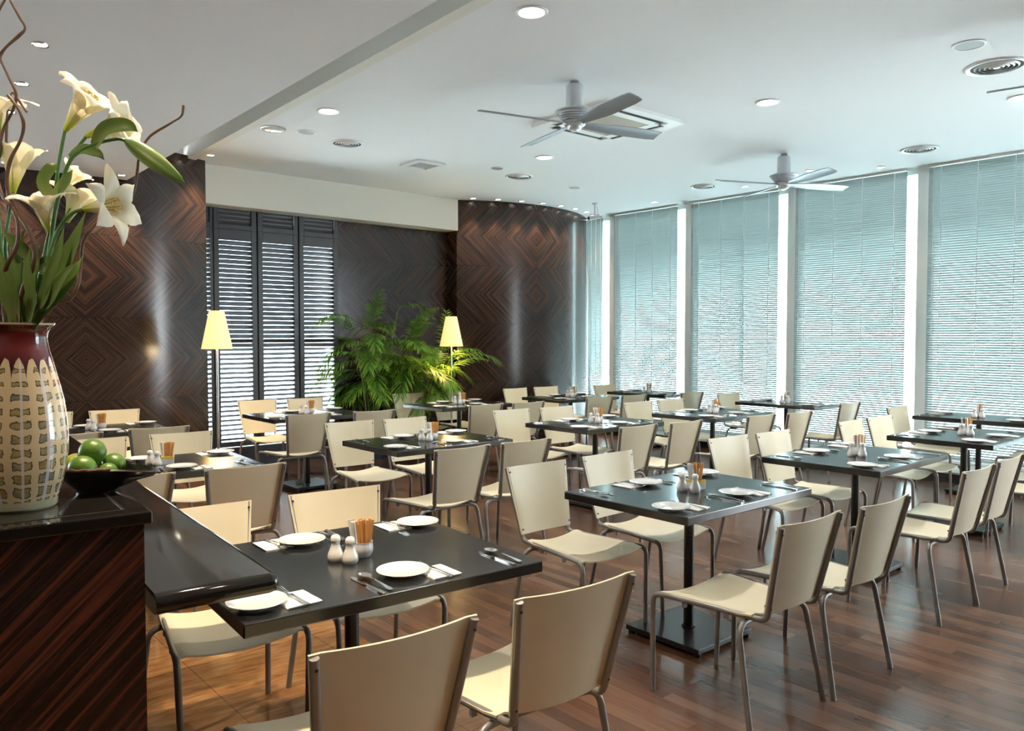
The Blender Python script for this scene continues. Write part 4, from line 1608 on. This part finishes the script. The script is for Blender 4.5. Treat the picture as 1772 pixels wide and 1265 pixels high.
def make_chair():
    t = thing('dining_chair', 'cream chair', 'chair', (0, 0, 0), 0, 'cream chairs around the tables')
    zs = .437
    for s in (-1, 1):
        bm = BM()
        tube(bm, fillet([(s * .226, .165, zs), (s * .236, .252, zs - .004), (s * .2225, .262, 0)], .062, 7), TR, 12)
        obj('leg', bm, M_TUBE, t, smooth=True)
        bm = BM()
        tube(bm, fillet([(s * .10, -.165, .412), (s * .232, -.178, .412), (s * .258, -.256, 0)], .058, 7), TR, 12)
        obj('leg', bm, M_TUBE, t, smooth=True)
        bm = BM()
        tube(bm, [(s * .226, .165, zs), (s * .176, -.195, zs)], TR, 12)
        obj('seat_rail', bm, M_TUBE, t, smooth=True)
        bm = BM()
        tube(bm, fillet([(s * .176, -.195, zs), (s * .168, -.262, zs), (s * .212, -.347, .822)], .056, 7), TR, 12)
        obj('back_post', bm, M_TUBE, t, smooth=True)
    bm = BM()
    tube(bm, [(-.10, -.165, .412), (.10, -.165, .412)], TR, 12)
    obj('crossbar', bm, M_TUBE, t, smooth=True)
    for s in (-1, 1):
        for px_, py_ in ((.190, -.09), (.214, .10)):
            bm = BM()
            box(bm, (s * px_, py_, .417), (.018, .014, .022))
            obj('mounting_tab', bm, M_TUBE, t)
    # seat: a sling-shaped sheet over the two rails
    top, bot = [], []
    NR, NC = 9, 15
    for i in range(NR):
        f = i / (NR - 1)
        y = -.205 + f * .440
        w = .186 + (.236 - .186) * f
        rt, rb = [], []
        for j in range(NC):
            q = -1 + 2 * j / (NC - 1)
            x = q * w
            sag = -.030 * (1 - abs(q) ** 2.2)
            z = zs + TR + .004 + sag
            if abs(q) > .97:
                z -= .012
                x = math.copysign(w + .002, q)
            if f > .9:
                z -= .010 * (f - .9) / .1
            if f < .12:
                z += .006 * (.12 - f) / .12
            rt.append(Vector((x, y, z + .0035)))
            rb.append(Vector((x, y, z - .0035)))
        top.append(rt)
        bot.append(rb)
    bm = BM()
    sheet(bm, top, bot)
    obj('seat', bm, M_CREAM, t, smooth=True, angle=50)
    # backrest: a sheet in front of the posts, bowed backward between them
    P0, P1 = Vector((.172, -.268, .468)), Vector((.212, -.347, .822))
    dirv = (P1 - P0).normalized()
    nrm = Vector((0, .977, .213))
    top, bot = [], []
    for i in range(9):
        f = i / 8
        c = P0.lerp(P1, f * 1.012)
        w = c.x + .011
        rt, rb = [], []
        for j in range(15):
            q = -1 + 2 * j / 14
            bow = -.026 * (1 - abs(q) ** 2) + .0
            dz = -.010 * (1 - q * q) * (f > .99) * 0
            o_ = nrm * (TR + .0035 + bow)
            if abs(q) > .97:
                o_ = nrm * (TR - .004)
            p = Vector((q * w, c.y, c.z + dz)) + o_
            rt.append(p + nrm * .003)
            rb.append(p - nrm * .003)
        top.append(rt)
        bot.append(rb)
    bm = BM()
    sheet(bm, top, bot)
    br = obj('backrest', bm, M_CREAM, t, smooth=True, angle=50)
    for s in (-1, 1):
        for f in (.07, .93):
            c = P0.lerp(P1, f)
            bm = BM()
            p = Vector((s * (c.x - .002), c.y, c.z)) + nrm * (TR + .004)
            tube(bm, [p, p + nrm * .003], .0052, 8)
            obj('screw', bm, M_SCREW, br, smooth=True)
            bm = BM()
            p = Vector((s * (c.x), c.y, c.z)) - nrm * (TR + .0012)
            tube(bm, [p, p + nrm * .006], .0045, 8)
            obj('screw', bm, M_SCREW, br, smooth=True)
    return t


chair0 = make_chair()
freeze(chair0)
first_chair = [True]


def place_chair(x, y, deg, label):
    if first_chair[0]:
        first_chair[0] = False
        chair0.location = (x, y, 0)
        chair0.rotation_euler = (0, 0, R(deg))
        chair0['label'] = label
        return
    dup(chair0, (x, y, 0), R(deg), label)


# ------------------------------------------------------------------ tables and table settings
def make_table(Wd, Dp, bw_, bd_):
    t = thing('dining_table', 'table', 'table', (0, 0, 0), 0, 'black pedestal tables')
    bm = BM()
    box(bm, (0, 0, .7305), (Wd, Dp, .039))
    obj('tabletop', bm, M_BLACK, t, bevel=.004)
    bm = BM()
    tube(bm, [(0, 0, .045), (0, 0, .700)], .0255, 20)
    lathe(bm, [(.036, .040), (.036, .048), (.0255, .052)], 20)
    obj('pedestal', bm, M_IRON, t, smooth=True)
    bm = BM()
    box(bm, (0, 0, .702), (.30, .06, .018))
    box(bm, (0, 0, .702), (.06, .30, .0178))
    obj('top_bracket', bm, M_IRON, t)
    bm = BM()
    box(bm, (0, 0, .0305), (bw_, bd_, .025))
    obj('base_plate', bm, M_IRON, t, bevel=.003)
    for sx in (-1, 1):
        for sy in (-1, 1):
            bm = BM()
            lathe(bm, [(.0005, 0), (.018, 0), (.018, .018), (.0005, .018)], 12, (sx * (bw_ / 2 - .022), sy * (bd_ / 2 - .022), 0))
            obj('foot', bm, M_IRON, t, smooth=True)
    freeze(t)
    return t


def single(name, bm, mat, cat, smooth=True, bevel=0.0, angle=40):
    o = obj(name, bm, mat, None, smooth=smooth, bevel=bevel, angle=angle)
    return tag(o, '', cat)


def rowsheet(bm, sections, th):
    """blade from (y, halfwidth, z, dish) sections along y"""
    top, bot = [], []
    for y, w, z, dish in sections:
        rt, rb = [], []
        for j in range(5):
            q = -1 + j / 2
            zz = z + dish * (q * q)
            rt.append(Vector((q * w, y, zz + th / 2)))
            rb.append(Vector((q * w, y, zz - th / 2)))
        top.append(rt)
        bot.append(rb)
    sheet(bm, top, bot)


def m_spoon():
    bm = BM()
    secs = [(.100, .001, .010, .0), (.096, .010, .007, .003), (.085, .0185, .0045, .006), (.070, .021, .0035, .0075), (.054, .018, .0045, .006), (.042, .010, .008, .002), (.034, .0042, .011, .0), (.0, .0036, .0105, 0), (-.05, .005, .0075, 0), (-.085, .0085, .005, 0), (-.097, .0075, .004, 0), (-.100, .004, .004, 0)]
    rowsheet(bm, secs, .0022)
    return single('spoon', bm, M_STEEL, 'spoon')


def m_fork():
    bm = BM()
    rowsheet(bm, [(.050, .0125, .006, .0), (.040, .0125, .005, .0), (.028, .009, .007, 0), (.020, .0042, .010, 0), (-.02, .0036, .0095, 0), (-.055, .005, .007, 0), (-.085, .0082, .0045, 0), (-.096, .0075, .004, 0), (-.099, .004, .004, 0)], .0022)
    for k in range(4):
        x = -.0105 + k * .007
        top = []
        bot = []
        for y, z, w in ((.049, .006, .0021), (.070, .0075, .0018), (.092, .0115, .0013)):
            top.append([Vector((x - w, y, z + .001)), Vector((x + w, y, z + .001))])
            bot.append([Vector((x - w, y, z - .001)), Vector((x + w, y, z - .001))])
        sheet(bm, top, bot)
    return single('fork', bm, M_STEEL, 'fork')


def m_knife():
    bm = BM()
    rowsheet(bm, [(.110, .002, .0022, 0), (.104, .007, .002, 0), (.085, .0095, .002, 0), (.03, .009, .0022, 0), (.012, .0085, .0024, 0), (.008, .005, .003, 0)], .0016)
    rowsheet(bm, [(.010, .0045, .0035, -.001), (-.02, .0055, .004, -.0016), (-.07, .0072, .0044, -.0022), (-.095, .0075, .0042, -.002), (-.100, .005, .0036, -.001)], .0052)
    return single('knife', bm, M_STEEL, 'knife')


def m_plate():
    bm = BM()
    lathe(bm, [(.0005, .0035), (.045, .0035), (.047, .0015), (.050, .0015), (.052, .005), (.072, .0125), (.0862, .0165), (.0875, .0175), (.0865, .0187), (.072, .0155), (.058, .0095), (.054, .0082), (.0005, .0078)], 48)
    return single('side_plate', bm, M_CHINA, 'plate', angle=60)


def m_napkin():
    bm = BM()
    for k, (z, dx) in enumerate(((.0008, 0), (.0026, .0015), (.0044, .003))):
        top, bot = [], []
        for i in range(5):
            r_t, r_b = [], []
            for j in range(4):
                x = -.052 + .104 * j / 3 + dx
                y = -.066 + .132 * i / 4 - dx
                w = .0006 * math.sin(3 * i + 2 * j)
                r_t.append(Vector((x, y, z + .0007 + (w if k == 2 else 0))))
                r_b.append(Vector((x, y, z - .0007)))
            top.append(r_t)
            bot.append(r_b)
        sheet(bm, top, bot)
    return single('paper_napkin', bm, M_NAPKIN, 'napkin', smooth=False)


def m_shaker():
    t = thing('salt_shaker', '', 'shaker')
    bm = BM()
    lathe(bm, [(.0005, 0), (.024, 0), (.0275, .006), (.0285, .016), (.026, .028), (.019, .044), (.0155, .056), (.0150, .064), (.0165, .069), (.0175, .0715)], 28)
    obj('body', bm, M_CHINA, t, smooth=True)
    bm = BM()
    lathe(bm, [(.0175, .0715), (.0178, .077), (.0155, .085), (.010, .0905), (.0005, .0925)], 28)
    for k in range(5):
        a = 2 * PI * k / 5
        lathe(bm, [(.0012, .0005), (.0002, .0012)], 6, (.006 * math.cos(a), .006 * math.sin(a), .0905))
    obj('cap', bm, M_CHINA, t, smooth=True)
    freeze(t)
    return t


def m_round_bowl():
    t = thing('sugar_bowl', '', 'sugar holder')
    bm = BM()
    fl = lambda a, z: .018 * math.sin(18 * a + z * 60) * (0.01 < z < .048)
    lathe(bm, [(.0005, 0), (.026, 0), (.029, .004), (.036, .018), (.038, .030), (.0365, .044), (.0355, .052), (.0365, .055), (.034, .055), (.033, .05), (.034, .03), (.024, .008), (.0005, .006)], 72, wob=fl)
    obj('body', bm, M_CHINA, t, smooth=True, angle=60)
    freeze(t)
    return t


def m_square_bowl():
    t = thing('sugar_box', '', 'sugar holder')
    bm = BM()
    a, h = .036, .036
    for s in (-1, 1):
        box(bm, (s * (a - .0025), 0, h / 2), (.005, 2 * a, h))
        box(bm, (0, s * (a - .0025), h / 2), (2 * a - .01, .005, h))
    box(bm, (0, 0, .003), (2 * a - .01, 2 * a - .01, .006))
    obj('body', bm, M_CHINA, t, bevel=.002)
    bm = BM()
    for s in (-1, 1):
        box(bm, (s * (a - .0025), 0, h + .007), (.0054, 2 * a + .0004, .014))
        box(bm, (0, s * (a - .0025), h + .007), (2 * a - .0104, .0054, .014))
    o = obj('band', bm, M_YELLOW, t, bevel=.001)
    o['label'] = 'yellow glazed upper band'
    freeze(t)
    return t


def m_sachet():
    bm = BM()
    box(bm, (0, 0, .062), (.0115, .0055, .124))
    for f in bm.faces:
        pass
    bmesh.ops.bevel(bm, geom=[e for e in bm.edges], offset=.0015, segments=1, affect='EDGES')
    return single('sugar_sachet', bm, M_SACHET, 'sugar sachet', smooth=False)


def m_tubepack():
    bm = BM()
    box(bm, (0, 0, .060), (.014, .003, .120))
    box(bm, (0, 0, .112), (.016, .002, .020))
    return single('sweetener_sachet', bm, M_WHITEPAPER, 'sweetener sachet', smooth=False)


PROTO = {'spoon': m_spoon(), 'fork': m_fork(), 'knife': m_knife(), 'plate': m_plate(), 'napkin': m_napkin(), 'shaker': m_shaker(), 'bowl': m_round_bowl(), 'box': m_square_bowl(), 'sachet': m_sachet(), 'white': m_tubepack()}
used = set()


def put(kind, loc, rz, label, group, tilt=None):
    p = PROTO[kind]
    if kind not in used:
        used.add(kind)
        p.location = loc
        p.rotation_euler = (0, 0, rz)
        p['label'] = label
        p['group'] = group
        o = p
    else:
        o = dup(p, loc, rz, label, group)
    if tilt:
        o.rotation_euler = (tilt[0], tilt[1], rz)
    return o


BIG = (1.042, .765)
TABLES = {  # centre x, y, turn, size, phrase, holder, seats
    1: (1.391, 2.476, -4.2, (1.042, .87), 'front-row table beside the counter', 'bowl', 4),
    2: (3.330, 2.458, -.4, BIG, 'second front-row table from the counter', 'box', 4),
    3: (5.132, 2.458, 1.0, BIG, 'third front-row table from the counter', 'bowl', 4),
    4: (6.877, 2.414, -.6, BIG, 'fourth front-row table from the counter', 'bowl', 4),
    5: (8.455, 2.839, 0, (.575, 1.025), 'narrow front-row table by the blinds', 'bowl', 2),
    14: (1.54, 5.076, -4, BIG, 'middle-row table beside the counter', 'box', 4),
    6: (3.449, 4.955, .1, BIG, 'second middle-row table from the counter', 'bowl', 4),
    7: (5.32, 4.979, .6, BIG, 'third middle-row table from the counter', 'bowl', 4),
    8: (6.928, 4.831, 1.0, BIG, 'fourth middle-row table from the counter', 'bowl', 4),
    9: (8.595, 4.966, -.6, (.575, 1.025), 'narrow middle-row table by the blinds', 'bowl', 2),
    15: (1.72, 7.36, -4, BIG, 'back-row table by the curved veneer wall', 'bowl', 4),
    13: (3.70, 7.47, -.2, BIG, 'back-row table by the louvered shutters', 'bowl', 4),
    12: (5.592, 7.406, .3, BIG, 'back-row table by the potted palms', 'bowl', 4),
    11: (7.367, 7.332, .1, BIG, 'back-row table by the rounded column', 'bowl', 4),
    10: (8.76, 7.19, .8, (.575, 1.025), 'narrow back-row table by the blinds', 'bowl', 2),
}
t_big = make_table(BIG[0], BIG[1], .45, .455)
t_first = make_table(1.042, .87, .45, .455)
t_small = make_table(.575, 1.025, .40, .455)
first_use = {t_big.name: True, t_first.name: True, t_small.name: True}
ROW = {1: 1, 2: 1, 3: 1, 4: 1, 5: 1}
for tid, (tx, ty, deg, size, ph, holder, seats) in TABLES.items():
    proto = t_first if tid == 1 else (t_big if size == BIG else t_small)
    lab = 'black square-topped pedestal table, ' + ph.replace('table ', '', 1)
    if first_use[proto.name]:
        first_use[proto.name] = False
        proto.location = (tx, ty, 0)
        proto.rotation_euler = (0, 0, R(deg))
        proto['label'] = lab
    else:
        dup(proto, (tx, ty, 0), R(deg), lab)
    c, s = math.cos(R(deg)), math.sin(R(deg))
    TOP = .7502
    rnd.seed(100 + tid)

    def at(x, y, z=0.0):
        return (tx + x * c - y * s, ty + x * s + y * c, TOP + z)

    def setting(x0, y0, flip, who):
        """bread plate, napkin with fork, then knife and spoon, seen from the diner's side"""
        k = -1 if flip else 1
        j = lambda a: rnd.uniform(-a, a)
        rz = R(deg) + (PI if flip else 0)
        put('plate', at(x0 - k * .185 + j(.012), y0 + k * (.02 + j(.012))), rz, 'white side plate, %s, %s' % (who, ph), 'side plates on the black tables')
        nx, ny, nr = x0 - k * .085 + j(.010), y0 + k * (-.015 + j(.01)), rz + R(4) + j(.06)
        put('napkin', at(nx, ny), nr, 'folded white paper napkin, %s, %s' % (who, ph), 'paper napkins under the forks')
        put('fork', at(nx - k * .004, ny + k * .012, .0045), rz + R(5) + j(.06), 'steel fork on a napkin, %s, %s' % (who, ph), 'forks on the napkins')
        kx, ky = x0 + k * .165 + j(.012), y0 + k * (-.01 + j(.01))
        kr = rz + R(3) + j(.05)
        put('knife', at(kx, ky), kr, 'steel table knife, %s, %s' % (who, ph), 'table knives')
        put('spoon', at(kx + k * .032, ky + k * .012), kr + j(.05), 'steel spoon beside its knife, %s, %s' % (who, ph), 'spoons beside the knives')

    if seats == 4:
        yy = size[1] / 2 - .125
        setting(-.255, -yy, False, 'near counter-side place')
        setting(.245, -yy, False, 'near window-side place')
        setting(-.245, yy, True, 'far counter-side place')
        setting(.255, yy, True, 'far window-side place')
    else:
        setting(.0, -.39, False, 'near place')
        setting(.0, .39, True, 'far place')
    # condiments in the middle
    sh, gs = 'white china shaker', 'salt and pepper shakers'
    ox, oy = (.0, -.02) if seats == 4 else (0, 0)
    put('shaker', at(ox - .058, oy + .022), 0, 'white china shaker nearer the counter side, %s' % ph, gs)
    put('shaker', at(ox - .030, oy - .036), 0, 'white china shaker nearer the camera side, %s' % ph, gs)
    hx, hy = ox + .040, oy + .012
    hl = 'white fluted sugar bowl full of sachets, %s' if holder == 'bowl' else 'white and yellow square sugar holder, %s'
    put(holder, at(hx, hy), R(deg - 15), hl % ph, 'sugar holders on the tables')
    for k in range(12):
        a = rnd.uniform(-.06, .06)
        b = rnd.uniform(-.05, .05) + .05 * (1 - k // 4)
        gx, gy = -.0195 + .0105 * (k % 4), -.014 + .012 * (k // 4)
        put('sachet', at(hx + gx + .004, hy + gy, .010), R(deg) + rnd.uniform(-.5, .5), 'brown sugar sachet standing in the holder, %s' % ph, 'brown sachets, ' + ph, (b, a + .07 * (k % 4 - 1.2)))
    for k in range(5):
        put('white', at(hx - .022 + .001 * k, hy - .014 + .009 * k, .012), R(deg) + rnd.uniform(-.6, .6), 'white sweetener sachet standing in the holder, %s' % ph, 'white sachets, ' + ph, (rnd.uniform(-.06, .06), -.12 + rnd.uniform(-.06, .04)))

CH = {
    1: [[(1.041, 1.921, -4.8), (1.628, 1.904, -4.6)], [(1.13, 2.986, 176.0), (1.73, 2.944, 174.1)]],
    2: [[(2.894, 1.894, -2.1), (3.443, 1.853, -1.1)], [(2.984, 2.90, 179.5), (3.573, 2.90, 180.2)]],
    3: [[(4.689, 1.908, -.8), (5.234, 1.927, .4)], [(4.80, 2.887, 177.3), (5.335, 2.848, 179.3)]],
    4: [[(6.48, 1.92, 0), (7.04, 1.93, 0)], [(6.532, 2.833, 182.0), (7.066, 2.839, 178.1)]],
    5: [[(8.34, 2.32, 0)], [(8.202, 3.17, 180.1)]],
    6: [[(3.072, 4.36, -.8), (3.611, 4.348, -1.5)], [(3.273, 5.53, 177.1), (3.808, 5.482, 180.3)]],
    7: [[(4.893, 4.436, -2.1), (5.424, 4.384, 1.0)], [(5.019, 5.491, 177.0), (5.565, 5.42, 177.0)]],
    8: [[(6.383, 4.266, -1.3), (6.916, 4.194, 0)], [(6.653, 5.275, 177.0), (7.209, 5.265, 177.5)]],
    9: [[(8.281, 4.377, -.8)], [(8.548, 5.40, 178.1)]],
    10: [[(8.401, 6.497, -3.0)], [(8.68, 7.62, 177.0)]],
    11: [[(6.907, 6.714, -3.0), (7.47, 6.671, -2.6)], [(7.164, 7.86, 182.0), (7.698, 7.84, 177.0)]],
    12: [[(5.227, 6.775, -2.0), (5.762, 6.70, -3.0)], [(5.488, 8.00, 177.0), (6.022, 7.93, 177.0)]],
    13: [[(3.345, 7.043, -1.3), (3.975, 6.924, -2.4)], [(3.615, 8.20, 177.0), (4.150, 8.12, 177.0)]],
    14: [[(1.169, 4.616, -4.0), (1.753, 4.549, -4.6)], [(1.362, 5.70, 176.0), (1.944, 5.66, 175.4)]],
    15: [[(1.354, 6.793, -4.0), (2.003, 6.81, -7.0)], [(1.512, 8.044, 176.0), (2.065, 7.968, 173.4)]],
}
for tid, (near, far) in CH.items():
    ph = TABLES[tid][4]
    for side, lst in (('seen from behind', near), ('facing the camera', far)):
        for k, (x, y, d) in enumerate(lst):
            seat = '' if len(lst) == 1 else (', counter-side seat' if k == 0 else ', window-side seat')
            place_chair(x, y, d, 'cream chair %s%s, %s' % (side, seat, ph))
